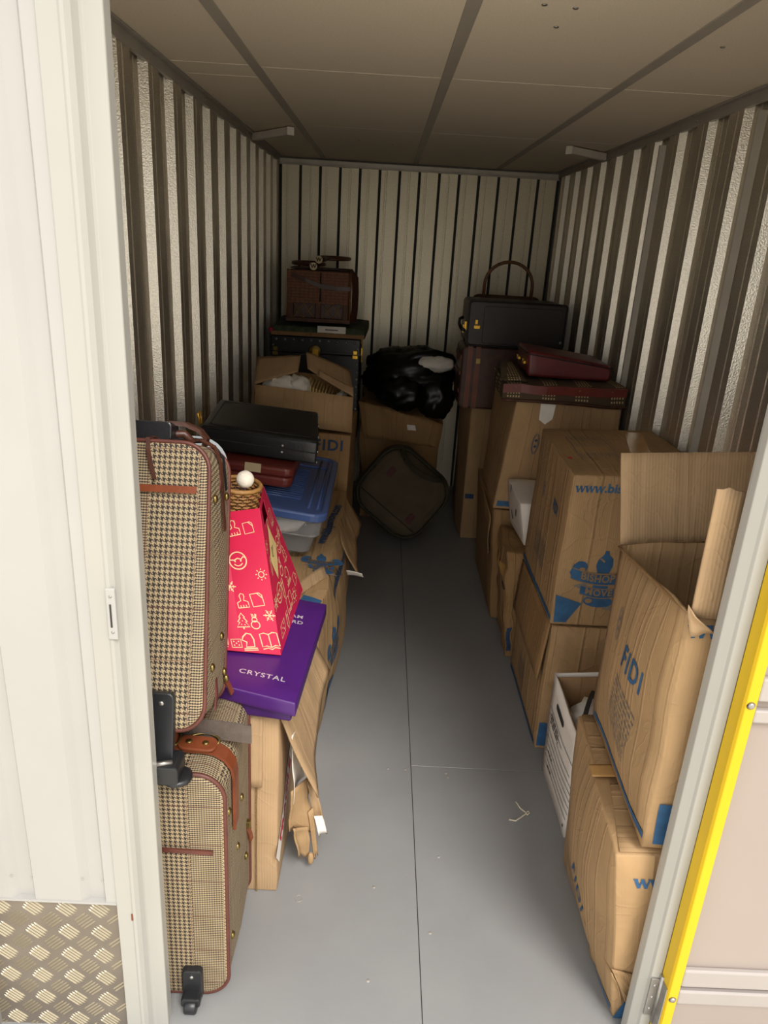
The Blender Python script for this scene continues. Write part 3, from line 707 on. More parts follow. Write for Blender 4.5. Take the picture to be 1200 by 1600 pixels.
# brown wrapped parcel and white carton lid between them
t, hb = carton('wrapped_parcel', 'brown paper wrapped parcel on the floor behind the large emblem carton',
    [(.623, 2.86, 0), (1.0, 2.86, 0), (1.0, 3.18, 0), (.639, 3.18, 0), (.568, 2.86, .5), (1.0, 2.86, .5), (1.0, 3.18, .5), (.585, 3.18, .5)], M['card_brown'], (.012, .0, .01), .016, 41.0, freq=14, step=.022, cat='parcel')
patch(t, hb, 'front', [(.0, .04), (.02, .04), (.03, .15), (.008, .15)], M['ink_navy'])
fn, W, H = hb.surf('left'); decal('torn_hole', t, fn, poly2d([(.285, .36), (.30, .375), (.315, .365), (.318, .335), (.305, .325)]), M['ink_black'], .003)
decal('tape_strip', t, fn, stroke2d([(.06, .46), (.16, .40), (.31, .42)], .05), M['card_tape'], .003)
t, hb = carton('white_carton', 'white carton with dark handle slots leaning on the wrapped parcel',
    [(.645, 2.88, .530), (.97, 2.88, .530), (.97, 3.17, .530), (.632, 3.17, .530), (.612, 2.89, .715), (.97, 2.89, .715), (.97, 3.17, .735), (.60, 3.17, .735)], M['white_card'], (.004, 0, 0), .005, 44.0, cat='box')
fn, W, H = hb.surf('left')
for (x, y, r) in ((.09, .185, 70), (.20, .12, 70), (.10, .07, 110)): decal('slot', t, fn, xf2d(rect2d(.04, .014), x, y, r), M['ink_black'], .002)
# mid right pair
t, hb = carton('removal_carton', 'plain brown carton on the floor under the carton carrying the maroon briefcase',
    [(.604, 3.224, 0), (1.06, 3.224, 0), (1.06, 3.9, 0), (.608, 3.9, 0), (.560, 3.22, .565), (1.06, 3.22, .565), (1.06, 3.9, .565), (.565, 3.9, .565)], M['card_brown'], (.0, 0, 0), .006, 51.0)
sheet('torn_edge', [(.566, 3.89, .56), (.552, 3.25, .53), (.560, 3.25, .33), (.582, 3.6, .36)], M['card_creased'], t, 12, 6, .01, .01, .1, .003, seed=52)
t, hb = carton('removal_carton', 'tan carton with blue base stripe, directly under the striped holdall',
    [(.552, 3.2, .578), (1.08, 3.2, .572), (1.08, 3.78, .572), (.572, 3.75, .575), (.606, 3.2, 1.082), (1.07, 3.2, 1.07), (1.07, 3.75, 1.07), (.59, 3.75, 1.075)], M['card'], (.004, 0, 0), .004, 55.0)
stripe(t, hb, 'front', .012, .028, .48, .028, .026)
badge(t, hb, 'front', .125, .32, .09, 0, M['ink_navy'])
fn, W, H = hb.surf('front'); decal('tape_strip', t, fn, join2d(poly2d([(.115, .50), (.185, .50), (.18, .435), (.15, .41), (.12, .43)])), M['white_paper'], .003, label='crumpled clear tape end')
# tall carton at the far right
t, hb = carton('removal_carton', 'tall narrow tan carton farthest back on the right side floor',
    [(.552, 4.262, 0), (.98, 4.262, 0), (.98, 4.55, 0), (.536, 4.543, 0), (.547, 4.26, .822), (.98, 4.26, .822), (.98, 4.55, .828), (.50, 4.55, .828)], M['card'], (.0, 0, 0), .004, 61.0)
stripe(t, hb, 'front', .008, .275, .06, .275, .03, M['ink_navy'])
t, hb = carton('storage_carton', 'brown carton in the back right corner behind the dark pilot case', hexbox(.57, 1.06, 4.60, 5.05, 0, 1.155), M['card_dark'], (0, 0, 0), .004, 64.0)
# archive box with papers
t, hb = carton('archive_box', 'white open archive box with black print on the right side floor',
    [(.645, 1.80, 0), (1.0, 1.80, 0), (1.0, 2.13, 0), (.641, 2.125, 0), (.640, 1.80, .36), (1.0, 1.80, .36), (.98, 2.07, .445), (.612, 2.05, .432)], M['white_card'], (.006, 0, 0), .003, 71.0, faces=('front', 'back', 'left', 'right', 'bottom'), solid=.005)
for o_ in t.children: pass
fn, W, H = hb.surf('left')
decal('handle_slot', t, fn, xf2d(join2d(rect2d(.07, .022), ell2d(-.035, 0, .011, .011), ell2d(.035, 0, .011, .011)), .12, .335, 0), M['ink_black'], .002)
pr_ = [xf2d(dashes2d(.10, .012, 1, 70 + i, .025, .006), .09, .27 - .014 * i) for i in range(3)]
for i, (w_, x_) in enumerate(((.28, .16), (.16, .10), (.14, .2), (.28, .16), (.27, .16), (.26, .16), (.26, .16), (.26, .16), (.25, .16))): pr_.append(xf2d(rect2d(w_, .0028), x_, .285 - i * .027))
pr_.append(xf2d(dashes2d(.05, .008, 1, 4, .02, .006), .08, .13)); pr_.append(xf2d(dashes2d(.05, .01, 1, 9, .02, .006), .09, .075)); pr_.append(xf2d(rect2d(.008, .010), .27, .03))
decal('printed_form', t, fn, join2d(*pr_), M['ink_black'], .002)
ins = .008
for nm_, q_ in (('inner_lining', [(.652, 2.10, .03), (.99, 2.10, .03), (.968, 2.052, .440), (.622, 2.036, .425)]), ('inner_lining', [(.652, 1.81, .03), (.652, 2.10, .03), (.622, 2.036, .425), (.648, 1.81, .355)])):
    sheet(nm_, q_, M['card_dark'], t, 4, 4, 0, 0, 0, .002)
t2 = thing('paper_bundle', (.78, 1.95, .19), 'black and white striped paper bundle inside the white archive box', 'papers')
gg = G().ball((.77, 1.95, .30), .115, .12, .095, 20, 14, lambda d: .18 * noise.noise(d * 3.1 + Vector((4, 1, 2)))); build('wrapper', gg, M['white_paper'], t2)
for i in range(4):
    gg = G(); pts = [Vector((.665 + .07 * i + .02 * q, 1.86 + .045 * q, .385 + .02 * math.sin(q * .9 + i))) for q in range(5)]
    gg.ribbon(pts, (0.008, -.012, .006), .004); build('black_band', gg, M['ink_black'], t2)
gg = G().tube([(.68, 1.85, .355), (.74, 1.9, .392), (.82, 2.0, .39)], .018, 10); build('paper_roll', gg, M['white_paper'], t2)

# ================================================================== LUGGAGE ON THE RIGHT
def rr_loop(w, h, r, n=6):
    pts = []
    for (cx, cy, a0) in ((w / 2 - r, h / 2 - r, 0), (-w / 2 + r, h / 2 - r, 90), (-w / 2 + r, -h / 2 + r, 180), (w / 2 - r, -h / 2 + r, 270)):
        pts += [(cx + r * math.cos(R(a0 + 90 * i / n)), cy + r * math.sin(R(a0 + 90 * i / n))) for i in range(n + 1)]
    return pts
def frame(o, ax, ay, az):
    ax, ay, az = Vector(ax), Vector(ay), Vector(az); o = Vector(o)
    return lambda x, y, z: o + ax * x + ay * y + az * z
def rounded_slab(F, w, h, d, r, edge=.012, puff=0.0, n=6):
    """rounded rectangle w x h in local x,z extruded d along local y; F maps local to world, origin at centre of base front edge"""
    gg = G(); rings = []; base = rr_loop(w, h, r, n)
    lay = [(edge * .9, 0), (edge * .25, edge * .3), (0, edge), (-puff, d * .5), (0, d - edge), (edge * .25, d - edge * .3), (edge * .9, d)]
    for ins, y in lay:
        sx = (w - 2 * ins) / w; sz = (h - 2 * ins) / h
        rings.append([F(p[0] * sx, y, p[1] * sz + h / 2) for p in base])
    gg.loft(rings, smooth=False); return gg
def seam_loop(F, w, h, r, y, out=.002, n=6): return [F(p[0] * (w + 2 * out) / w, y, p[1] * (h + 2 * out) / h + h / 2) for p in rr_loop(w, h, r, n)]
X, Y, Z = Vector((1, 0, 0)), Vector((0, 1, 0)), Vector((0, 0, 1))
# standing brown leather suitcase on the tall carton
t = thing('leather_suitcase', (.715, 4.36, .83), 'old brown leather suitcase standing on the tall narrow carton', 'suitcase')
F = frame((.725, 4.20, .832), X, Y, Z)
build('shell', rounded_slab(F, .54, .352, .31, .03, .012), M['leather_dark'], t)
for xx in (.50, .545): 
    gg = G(); gg.ribbon([(xx, 4.195, .835), (xx, 4.193, 1.02), (xx, 4.195, 1.182), (xx, 4.36, 1.186), (xx, 4.515, 1.182)], (.028, 0, 0), .005); build('strap', gg, M['leather'], t)
gg = G()
for z in (.93, 1.03, 1.12): gg.ribbon([(.452, 4.21, z), (.449, 4.36, z), (.452, 4.50, z)], (0, 0, .022), .005)
build('side_strap', gg, M['leather'], t); build('buckle', G().box(.535, .56, 4.187, 4.192, 1.09, 1.12), M['brass'], t, bevel=.001)
# dark pilot case on top
t = thing('pilot_case', (.73, 4.32, 1.19), 'dark brown pilot case lying on the brown leather suitcase, topmost at the right', 'briefcase')
F = frame((.735, 4.15, 1.196), X, Y, Z); w, h = .535, .238
build('shell', rounded_slab(F, w, h, .34, .022, .008), M['espresso_leather'], t)
build('front_panel', rounded_slab(frame((.765, 4.146, 1.21), X, Y, Z), .43, .20, .01, .014, .003), M['espresso_leather'], t)
build('edge_piping', G().tube(seam_loop(F, w, h, .022, .004), .004, 6, True), M['black_leather'], t)
build('stud', G().ball((.985, 4.147, 1.235), .008, .005, .008, 10, 6), M['steel'], t)
lk = build('lock_plate', G().box(.452, .468, 4.19, 4.25, 1.27, 1.32), M['gold'], t, bevel=.003)
build('lock_hasp', G().box(.446, .454, 4.205, 4.225, 1.255, 1.30), M['gold'], lk, bevel=.002)
build('lock_plate', G().box(.50, .535, 4.143, 4.149, 1.285, 1.305), M['gold'], t, bevel=.002); build('lock_plate', G().box(.505, .52, 4.143, 4.149, 1.31, 1.335), M['gold'], t, bevel=.002)
gg = G().tube([(.455, 4.18, 1.27), (.435, 4.19, 1.28), (.428, 4.25, 1.30), (.435, 4.31, 1.32), (.455, 4.32, 1.33)], .009, 8); build('handle', gg, M['black_leather'], t)
# handbag with hoop handle behind
t = thing('hoop_handbag', (.75, 4.72, 1.16), 'handbag with tall hooped bamboo handle behind the dark pilot case', 'handbag')
build('bag_body', rounded_slab(frame((.75, 4.64, 1.170), X, Y, Z), .40, .25, .14, .05, .02, .02), M['leather_dark'], t)
gg = G().tube([(.602, 4.66, 1.38)] + [(.747 + .145 * math.cos(R(a)), 4.66, 1.50 + .135 * math.sin(R(a))) for a in range(180, -1, -12)] + [(.892, 4.66, 1.38)], .010, 10)
build('hoop_handle', gg, M['bamboo'], t)
for x in (.602, .892): build('handle_tab', G().box(x - .018, x + .018, 4.645, 4.675, 1.365, 1.412), M['leather'], t, bevel=.004)
# striped holdall lying on the mid carton
t, hb = carton('holdall', 'flat soft holdall in dark checked cloth with leather trim, under the maroon briefcase',
    [(.535, 3.185, 1.088), (1.08, 3.185, 1.078), (1.08, 3.66, 1.078), (.56, 3.66, 1.085), (.538, 3.20, 1.158), (1.075, 3.20, 1.168), (1.07, 3.66, 1.165), (.56, 3.66, 1.160)], M['stripe_cloth'], (.006, .012, .0), .006, 81.0, step=.03, cat='holdall', freq=12)
for (z0, w_) in ((.060, .024),):
    pts = [hb.pos(i / 14, 0, .72) + Vector((0, -.004, 0)) for i in range(15)]
    build('leather_trim', G().ribbon(pts, (0, 0, .038), .006), M['leather_red'], t)
build('edge_cord', G().tube([hb.pos(i / 14, 0, .03) + Vector((0, -.004, 0)) for i in range(15)], .006, 8), M['leather_dark'], t)
for u in (.1, .28, .62, .88): build('stud', G().ball(hb.pos(u, 0, .78) + Vector((0, -.008, 0)), .004, .003, .004, 8, 5), M['brass'], t)
sheet('cloth_fold', [(.545, 3.24, 1.165), (.64, 3.22, 1.172), (.63, 3.45, 1.205), (.545, 3.48, 1.20)], M['stripe_cloth'], t, 8, 8, .02, .015, 0, .008, seed=84)
gg = G()
gg.ribbon([(.548, 3.26, 1.165), (.555, 3.34, 1.205), (.575, 3.46, 1.222), (.61, 3.55, 1.20), (.62, 3.6, 1.168)], (.03, 0, 0), .006); build('carry_handle', gg, M['olive'], t)
# maroon briefcase
t, hb = carton('maroon_briefcase', 'maroon leather briefcase lying tilted on the checked holdall', 
    [(.655, 3.30, 1.174), (1.03, 3.29, 1.172), (1.03, 3.60, 1.175), (.665, 3.62, 1.178), (.650, 3.30, 1.292), (1.03, 3.30, 1.240), (1.03, 3.60, 1.245), (.655, 3.62, 1.290)], M['leather_maroon'], (.0, .0, .004), .0015, 86.0, cat='briefcase')
for o_ in t.children:
    if o_.name.startswith('body'): o_.modifiers['bevel'].width = .016; o_.modifiers['bevel'].segments = 4
build('lid_seam', G().tube([hb.pos(i / 10, 0, .86) + Vector((0, -.002, 0)) for i in range(11)], .003, 6), M['black_leather'], t)
build('side_gusset', G().tube([hb.pos(0, i / 8, .86) + Vector((-.002, 0, 0)) for i in range(9)], .003, 6), M['black_leather'], t)
for y in (3.36, 3.50):
    lk = build('latch', G().box(.640, .652, y - .02, y + .02, 1.225, 1.238), M['gold'], t, bevel=.002); build('latch_tab', G().box(.637, .641, y - .012, y + .012, 1.24, 1.246), M['gold'], lk)

# ================================================================== LEFT SIDE: SUITCASES
def suitcase(name, label, x0, x1, y0, y1, z0, z1, zbase, lean=0.0, r=.055):
    w, h, d = x1 - x0, z1 - z0, y1 - y0
    az = Vector((lean, 0, 1))
    F = frame(((x0 + x1) / 2, y0, z0), X, Y, az)
    t = thing(name, ((x0 + x1) / 2, (y0 + y1) / 2, zbase), label, 'suitcase')
    build('shell', rounded_slab(F, w, h, d, r, .010, .004, 8), M['tweed'], t, smooth=False)
    for y in (.006, d - .006): build('piping', G().tube(seam_loop(F, w, h, r, y, .001, 8), .0048, 8, True), M['piping'], t)
    return t, (lambda x, y, z: F(x, y, z + .033)), w, h - .033, d
def wheel_set(t, F, x):
    b = build('wheel_bracket', rounded_slab(lambda a, b_, c: F(x + a, -.018 + b_, -.028 + c), .046, .088, .018, .008, .003, 0, 3), M['black_plastic'], t)
    build('screw', G().ball(F(x, -.019, .044), .005, .003, .005, 10, 6), M['steel'], b)
    build('wheel_cup', rounded_slab(lambda a, b_, c: F(x + a, -.040 + b_, -.026 + c), .044, .024, .030, .006, .003, 0, 3), M['black_plastic'], b)
    gg = G(); c = Vector((F(x, 0, 0).x, 1.206, .0175))
    gg.lathe([(.0, -.014), (.015, -.014), (.0175, -.011), (.0175, .011), (.015, .014), (.0, .014)], c, 20, Matrix.Rotation(R(90), 3, 'Y').to_4x4()); build('wheel', gg, M['black_plastic'], b)
t, F, w, h, d = suitcase('tweed_suitcase', 'lower tweed suitcase standing on the floor by the left jamb, tan strap on top', -.645, -.280, 1.240, 1.535, .012, .642, 0.0, .0, .06)
for x in (.103, -.105): wheel_set(t, F, x)
build('pocket_band', G().ribbon([F(-.17, -.004, .405), F(.0, -.006, .407), F(.158, -.004, .400)], (0, 0, .010), .004), M['piping'], t)
for (x, y, z) in ((.183, .045, .47), (.185, .05, .10), (.187, .17, .40), (.187, .22, .17), (.186, .12, .30)):
    build('rivet', G().ball(F(x, y, z), .006, .0095, .0095, 12, 8), M['brass'], t)
sp_ = [F(x, .085, z) for x, z in ((.1905, .40), (.1905, .47), (.1905, .537), (.1865, .564), (.172, .587), (.149, .6025), (.122, .607), (.06, .608), (.0, .608))]
build('leather_strap', G().ribbon(sp_, (0, .040, 0), .006), M['leather'], t)
hb_ = build('handle_mount', rounded_slab(frame(F(.110, .060, .612), Vector((1, 0, -.06)), Vector((.06, 0, 1)), Vector((0, 1, 0))), .085, .046, .007, .02, .002), M['leather'], t)
for x in (.092, .128): build('stud', G().ball(F(x, .083, .620 - .06 * (x - .11)), .0075, .0075, .003, 12, 6), M['brass'], hb_)
build('ring', G().tube([F(.062 + .010 * math.cos(R(a)), .083 + .022 * math.sin(R(a)), .624) for a in range(0, 360, 24)], .003, 8, True), M['brass'], hb_)
build('handle', G().ribbon([F(.068, .083, .612), F(.055, .085, .636), F(.03, .087, .645), F(-.02, .09, .646)], (0, .024, 0), .010), M['leather'], t)
wb = [(-.425, 1.372, .668), (-.37, 1.362, .672), (-.30, 1.356, .672), (-.262, 1.356, .668), (-.246, 1.366, .657), (-.25, 1.39, .645)]
build('webbing_strap', G().ribbon(wb, [(0, -.004, .050)] * 6, .005), M['webbing'], t)
build('strap_ring', G().tube([(-.345 + .035 * math.cos(R(a)), 1.345 + .016 * math.sin(R(a)), .652 + .006 * math.sin(R(a))) for a in range(0, 360, 20)], .003, 8, True), M['brass'], t)
zp = build('zip_pull', G().ribbon([F(.184, .25, .235), F(.190, .262, .20), F(.192, .268, .175)], (.004, .014, .004), .005), M['leather'], t); build('zip_slider', G().box(*[q for a in ((F(.188, .25, 0).x - .006, F(.188, .25, 0).x + .006), (F(0, .243, 0).y, F(0, .257, 0).y), (F(0, 0, .235).z, F(0, 0, .255).z)) for q in a]), M['brass'], zp, bevel=.002)

up_ = Vector((-.03, .34, 1)).normalized(); bk_ = Vector((0, up_.z, -up_.y)).normalized()
F = frame((-.505, 1.265, .735), X, bk_, up_); w, h, d = .36, .592, .218
t = thing('tweed_suitcase', (-.50, 1.38, .642), 'upper tweed suitcase leaning back on top of the lower one, beside the left jamb', 'suitcase')
build('shell', rounded_slab(F, w, h, d, .055, .010, .004, 8), M['tweed'], t)
for y in (.006, d - .006): build('piping', G().tube(seam_loop(F, w, h, .055, y, .001, 8), .0048, 8, True), M['piping'], t)
build('pocket_band', G().ribbon([F(-.165, -.004, .495), F(.0, -.006, .496), F(.158, -.004, .497)], (0, .004, .014), .005), M['leather'], t)
for (x, y, z) in ((.184, .055, .48), (.185, .17, .485), (.184, .06, .12), (.184, .15, .17), (.184, .19, .08)):
    build('rivet', G().ball(F(x, y, z), .006, .0095, .0095, 12, 8), M['brass'], t)
for y, z0_, z1_ in ((.10, .02, .085), (.10, .50, .565)):
    build('side_tab', G().ribbon([F(.184, y, z0_), F(.186, y, (z0_ + z1_) / 2), F(.183, y, z1_)], (0, .016, 0), .004), M['piping'], t)
b = build('foot_strut', rounded_slab(lambda x, y, z: F(.094 + x, -.022 + y, -.062 + z), .062, .145, .020, .012, .003, 0, 4), M['black_plastic'], t)
build('screw', G().ball(F(.100, -.024, .062), .006, .003, .006, 10, 6), M['steel'], b)
fb_ = build('foot_block', rounded_slab(frame((-.443, 1.196, .653), X, Y, Z), .165, .044, .060, .010, .004, 0, 4), M['black_plastic'], t)
build('foot_disc', G().lathe([(0, .0), (.026, .0), (.030, .003), (.030, .010), (.024, .013), (0, .013)], (-.370, 1.226, .6462), 24), M['black_plastic'], fb_)
build('foot_bolt', G().tube([(-.405, 1.200, .702), (-.375, 1.212, .699)], .005, 8), M['steel'], fb_)
for x in (.07, -.14): build('foot_pad', G().lathe([(0, .0), (.018, .0), (.020, .012), (.014, .03), (0, .03)], F(x, .19, -.018) * 1.0 - Vector((0, 0, .018)), 16), M['black_plastic'], t)
zp = build('zip_pull', G().ribbon([F(.186, .205, .055), F(.190, .225, .035), F(.193, .245, .015)], (.004, .012, .003), .004), M['leather'], t)
build('zip_slider', G().ball(F(.186, .200, .062), .007, .007, .010, 8, 6), M['brass'], zp)
# trolley housing, carry handle and loose straps on the top of the upper case
build('trolley_handle', rounded_slab(lambda x, y, z: F(.005 + x, .04 + y, .597 + z), .175, .040, .06, .008, .003, 0, 3), M['black_leather'], t)
hp = [F(x - .042, y, .592 + z) for x, y, z in ((.085, .075, .004), (.090, .08, .032), (.115, .085, .046), (.150, .095, .046), (.180, .105, .034), (.192, .115, .018), (.186, .12, .002))]
build('carry_handle', G().ribbon(hp, (0, .030, -.006), .008), M['leather_dark'], t)
build('handle_wrap', G().tube([F(.063, .087, .596), F(.078, .085, .614), F(.108, .087, .616), F(.126, .095, .598)], .009, 8), M['leather_dark'], t)
build('handle_ring', G().tube([F(.060 + .010 * math.cos(R(a)), .072, .606 + .013 * math.sin(R(a))) for a in range(0, 360, 24)], .0022, 8, True), M['brass'], t)
build('loose_strap', G().ribbon([F(.062, .06, .600), F(.060, .025, .603), F(.058, -.004, .598), F(.060, -.010, .575), F(.066, -.009, .545), F(.074, -.009, .515)], (.0085, 0, 0), .003), M['leather_dark'], t)
build('loose_strap', G().ribbon([F(.100, .10, .602), F(.140, .10, .606), F(.172, .095, .592), F(.186, .09, .56), F(.190, .095, .52), F(.190, .11, .47), F(.191, .13, .41)], (.002, .009, .002), .003), M['leather_dark'], t)
build('tag_cord', G().ribbon([F(.12, .12, .602), F(.150, .125, .604), F(.184, .13, .57), F(.190, .14, .50)], (.002, .006, .002), .003), M['black_leather'], t)
# grey satchel standing behind the upper case
t = thing('grey_satchel', (-.52, 1.60, .583), 'grey rounded satchel with brass clip standing behind the upper tweed suitcase', 'bag')
F = frame((-.612, 1.565, .588), X, Y, Vector((.192, .215, 1)))
build('bag_body', rounded_slab(F, .28, .645, .04, .085, .014, .006, 8), M['grey_cloth'], t)
build('bag_seam', G().tube(seam_loop(F, .28, .645, .085, .010, .0, 8), .004, 8, True), M['black_leather'], t)
cp = build('brass_clip', G().tube([F(.112 + .008 * math.cos(R(a)), -.006, .575 + .012 * math.sin(R(a))) for a in range(0, 360, 24)], .0035, 8, True), M['gold'], t)
build('clip_gate', G().tube([F(.112, -.006, .588), F(.108, -.006, .608)], .004, 8), M['gold'], cp)
build('bag_strap', G().ribbon([F(.118, -.006, .560), F(.124, -.006, .52), F(.124, -.005, .45)], (.014, 0, 0), .003), M['black_leather'], t)

# ================================================================== LEFT SIDE: CARTONS
t, hb = carton('storage_carton', 'tan carton with a red lettered label and torn side flap, behind the lower suitcase',
    [(-.69, 1.556, 0), (-.209, 1.550, 0), (-.200, 2.03, 0), (-.69, 2.03, 0), (-.69, 1.556, .58), (-.206, 1.550, .58), (-.197, 2.03, .583), (-.69, 2.03, .58)], M['card_pale'], (0, 0, 0), .003, 91.0)
sheet('front_flap', [(-.64, 1.547, .583), (-.246, 1.543, .583), (-.248, 1.536, .365), (-.64, 1.536, .365)], M['card_pale'], t, 10, 8, .002, .002, .01, .005, seed=92)
patch(t, hb, 'front', [(.425, .0), (.431, .0), (.431, .58), (.425, .58)], M['card_brown'], 'corner_seam')
fn, W, H = hb.surf('right'); decal('fragile_label', t, fn, xf2d(rect2d(.30, .085), .12, .205, 38), M['white_paper'], .002)
decal('printed_text', t, fn, xf2d(text2d('FRAGILE', .07, .003), .125, .212, 38, .85, 1), M['ink_red'], .003)
sheet('side_flap', [(-.204, 1.552, .582), (-.200, 2.03, .585), (-.112, 2.05, .40), (-.106, 1.60, .285)], M['card_pale'], t, 14, 10, .02, .006, .10, .005, seed=93)
sheet('torn_liner', [(-.176, 1.575, .50), (-.165, 1.70, .45), (-.150, 1.70, .27), (-.172, 1.61, .25)], M['white_paper'], t, 6, 8, .012, .010, .1, .0015, seed=94)
sheet('torn_strip', [(-.178, 1.60, .30), (-.140, 1.66, .30), (-.118, 1.645, .125), (-.175, 1.60, .16)], M['card'], t, 8, 8, .02, .02, .18, .003, seed=95, freq=16)
sheet('torn_strip', [(-.172, 1.605, .17), (-.132, 1.635, .15), (-.126, 1.63, .05), (-.150, 1.60, .07)], M['card'], t, 8, 8, .015, .018, .25, .003, seed=96, freq=18)
sheet('torn_strip', [(-.143, 1.65, .30), (-.118, 1.66, .27), (-.080, 1.66, .10), (-.100, 1.645, .105)], M['card_pale'], t, 8, 8, .015, .016, .15, .003, seed=97, freq=18)
sheet('torn_strip', [(-.135, 1.635, .20), (-.122, 1.645, .21), (-.103, 1.635, .045), (-.110, 1.63, .045)], M['card'], t, 4, 8, .004, .006, .1, .004, seed=98)
sheet('tape_scrap', [(-.118, 1.635, .19), (-.096, 1.655, .175), (-.082, 1.65, .12), (-.103, 1.632, .125)], M['white_paper'], t, 5, 5, .006, .008, .1, .0012, seed=99)
build('torn_tip', G().ball((-.124, 1.628, .045), .009, .007, .022, 8, 7), M['card'], t)
# purple crystal box
t, hb = carton('crystal_box', 'flat purple presentation box with silver lettering on the label carton, under the crimson gift bag',
    [(-.438, 1.545, .595), (-.172, 1.507, .592), (-.137, 1.985, .592), (-.405, 2.015, .595), (-.438, 1.545, .675), (-.172, 1.507, .640), (-.137, 1.985, .645), (-.405, 2.015, .675)], M['purple_side'], (0, 0, 0), 0, 101.0)
lid = Hex([(-.449, 1.532, .655), (-.160, 1.490, .620), (-.125, 2.0, .626), (-.415, 2.03, .656), (-.449, 1.532, .692), (-.160, 1.490, .657), (-.125, 2.0, .662), (-.415, 2.03, .692)])
lo = hex_body(t, lid, M['purple'], 'lid', bevel=.002)
fn, W, H = lid.surf('top')
silver = plain('silver_foil', '#CFC8D2', .35, .3, .05)
decal('printed_text', lo, fn, xf2d(text2d('CRYSTAL', .026, .0004, 1.15), .192, .080, 2), silver, .001)
decal('printed_text', lo, fn, xf2d(text2d('AM', .024, .0004, 1.1), .222, .398, 2), silver, .001)
decal('printed_text', lo, fn, xf2d(text2d('ARD', .024, .0004, 1.1), .220, .366, 2), silver, .001)
decal('worn_edge', lo, fn, join2d(rect2d(0.001, 0.001), stroke2d([(.05, .001), (.15, .0015), (W - .002, .001)], .0022)), plain('worn_purple', '#7A5A9A', .6), .0008)
# gift bag with doodle icons
def quad_fn(a, b, c, d, gus=0.0):
    a, b, c, d = Vector(a), Vector(b), Vector(c), Vector(d); W = ((b + c) / 2 - (a + d) / 2).length; H = ((d + c) / 2 - (a + b) / 2).length
    nn = (b - a).cross(d - a).normalized()
    def fn(um, vm, off=0.0):
        u, v = um / W, vm / H; p = (a * (1 - u) + b * u) * (1 - v) + (d * (1 - u) + c * u) * v
        k = max(0, 1 - abs(u - .5) * 2) * gus * v
        return p - nn * k + nn * off
    return fn, W, H
t = thing('gift_bag', (-.31, 1.86, .68), 'crimson paper gift bag with pale doodles leaning on the purple box', 'gift bag')
bl, br, bbr, bbl = (-.42, 1.655, .697), (-.22, 1.68, .672), (-.205, 2.07, .672), (-.42, 2.03, .697)
tl, tr, tbr, tbl = (-.47, 1.735, 1.02), (-.288, 1.76, 1.05), (-.316, 2.0, 1.03), (-.47, 1.98, 1.0)
ff, FW, FH = quad_fn(bl, br, tr, tl, .022); rf, RW, RH = quad_fn(br, bbr, tbr, tr); bf, BW, BH = quad_fn(bbr, bbl, tbl, tbr, .02); lf, LW, LH = quad_fn(bbl, bl, tl, tbl)
for nm, (fn, W, H), sk in (('gusset_panel', (ff, FW, FH), None), ('handle_panel', (rf, RW, RH), lambda i, j: j in (20, 21, 22) and 5 <= i <= 13), ('gusset_panel', (bf, BW, BH), None), ('handle_panel', (lf, LW, LH), None)):
    gg = G().grid(lambda u, v, fn=fn, W=W, H=H: fn(u * W, v * H), 24, 24, W, H, smooth=False, skip=sk); build(nm, gg, M['gift'], t, solid=.0012)
build('bag_base', G().add([bl, br, bbr, bbl], [(0, 1, 2, 3)]), M['gift'], t, solid=.001)
def icon_stamp(): return join2d(stroke2d([(-.5, -.5), (-.5, -.1), (-.2, .05), (-.22, .25), (-.25, .42), (-.1, .58), (.08, .5), (.1, .3), (.0, .05), (.3, -.08), (.32, -.5), (-.5, -.5)], .07), *[stroke2d([(x, -.5), (x, -.3)], .06) for x in (-.3, -.1, .1)])
def icon_page(): return join2d(stroke2d([(-.4, -.45), (-.4, .45), (.25, .45), (.42, .28), (.42, -.45)], .07, True), stroke2d([(.1, .45), (.42, .05)], .06))
def icon_face(): return join2d(stroke2d(arc(0, 0, .5, .5, 0, 360, 24), .07), stroke2d([(-.5, .1), (-.2, .05), (.0, .14), (.2, .06), (.35, .2), (.5, .1)], .07), stroke2d(arc(0, -.1, .25, .2, 200, 340, 8), .06), ell2d(-.17, -.02, .05, .06, 8), ell2d(.17, -.02, .05, .06, 8))
def icon_sun(): return join2d(stroke2d(arc(0, 0, .24, .24, 0, 360, 16), .07), *[stroke2d([(.36 * math.cos(R(a)), .36 * math.sin(R(a))), (.5 * math.cos(R(a)), .5 * math.sin(R(a)))], .07) for a in range(0, 360, 45)])
def icon_tree(): return join2d(stroke2d([(0, .55), (.2, .25), (.1, .25), (.32, -.05), (.18, -.05), (.42, -.4), (-.42, -.4), (-.18, -.05), (-.32, -.05), (-.1, .25), (-.2, .25)], .07, True), stroke2d([(0, -.4), (0, -.55)], .1), ell2d(-.1, -.22, .04, .04, 8), ell2d(.12, -.25, .04, .04, 8), ell2d(0, .02, .04, .04, 8))
def icon_rabbit(): return join2d(stroke2d(arc(0, -.25, .3, .28, 0, 360, 16), .07), stroke2d(arc(0, .12, .18, .16, 0, 360, 14), .06), stroke2d([(-.1, .26), (-.16, .55), (-.05, .5), (-.02, .28)], .06), stroke2d([(.05, .27), (.12, .55), (.18, .5), (.12, .24)], .06))
def icon_die(): return join2d(stroke2d([(-.45, -.4), (-.45, .4), (.45, .4), (.45, -.4)], .08, True), *[ell2d(x, y, .07, .07, 8) for x, y in ((-.22, .18), (.22, .18), (0, 0), (-.22, -.18), (.22, -.18))])
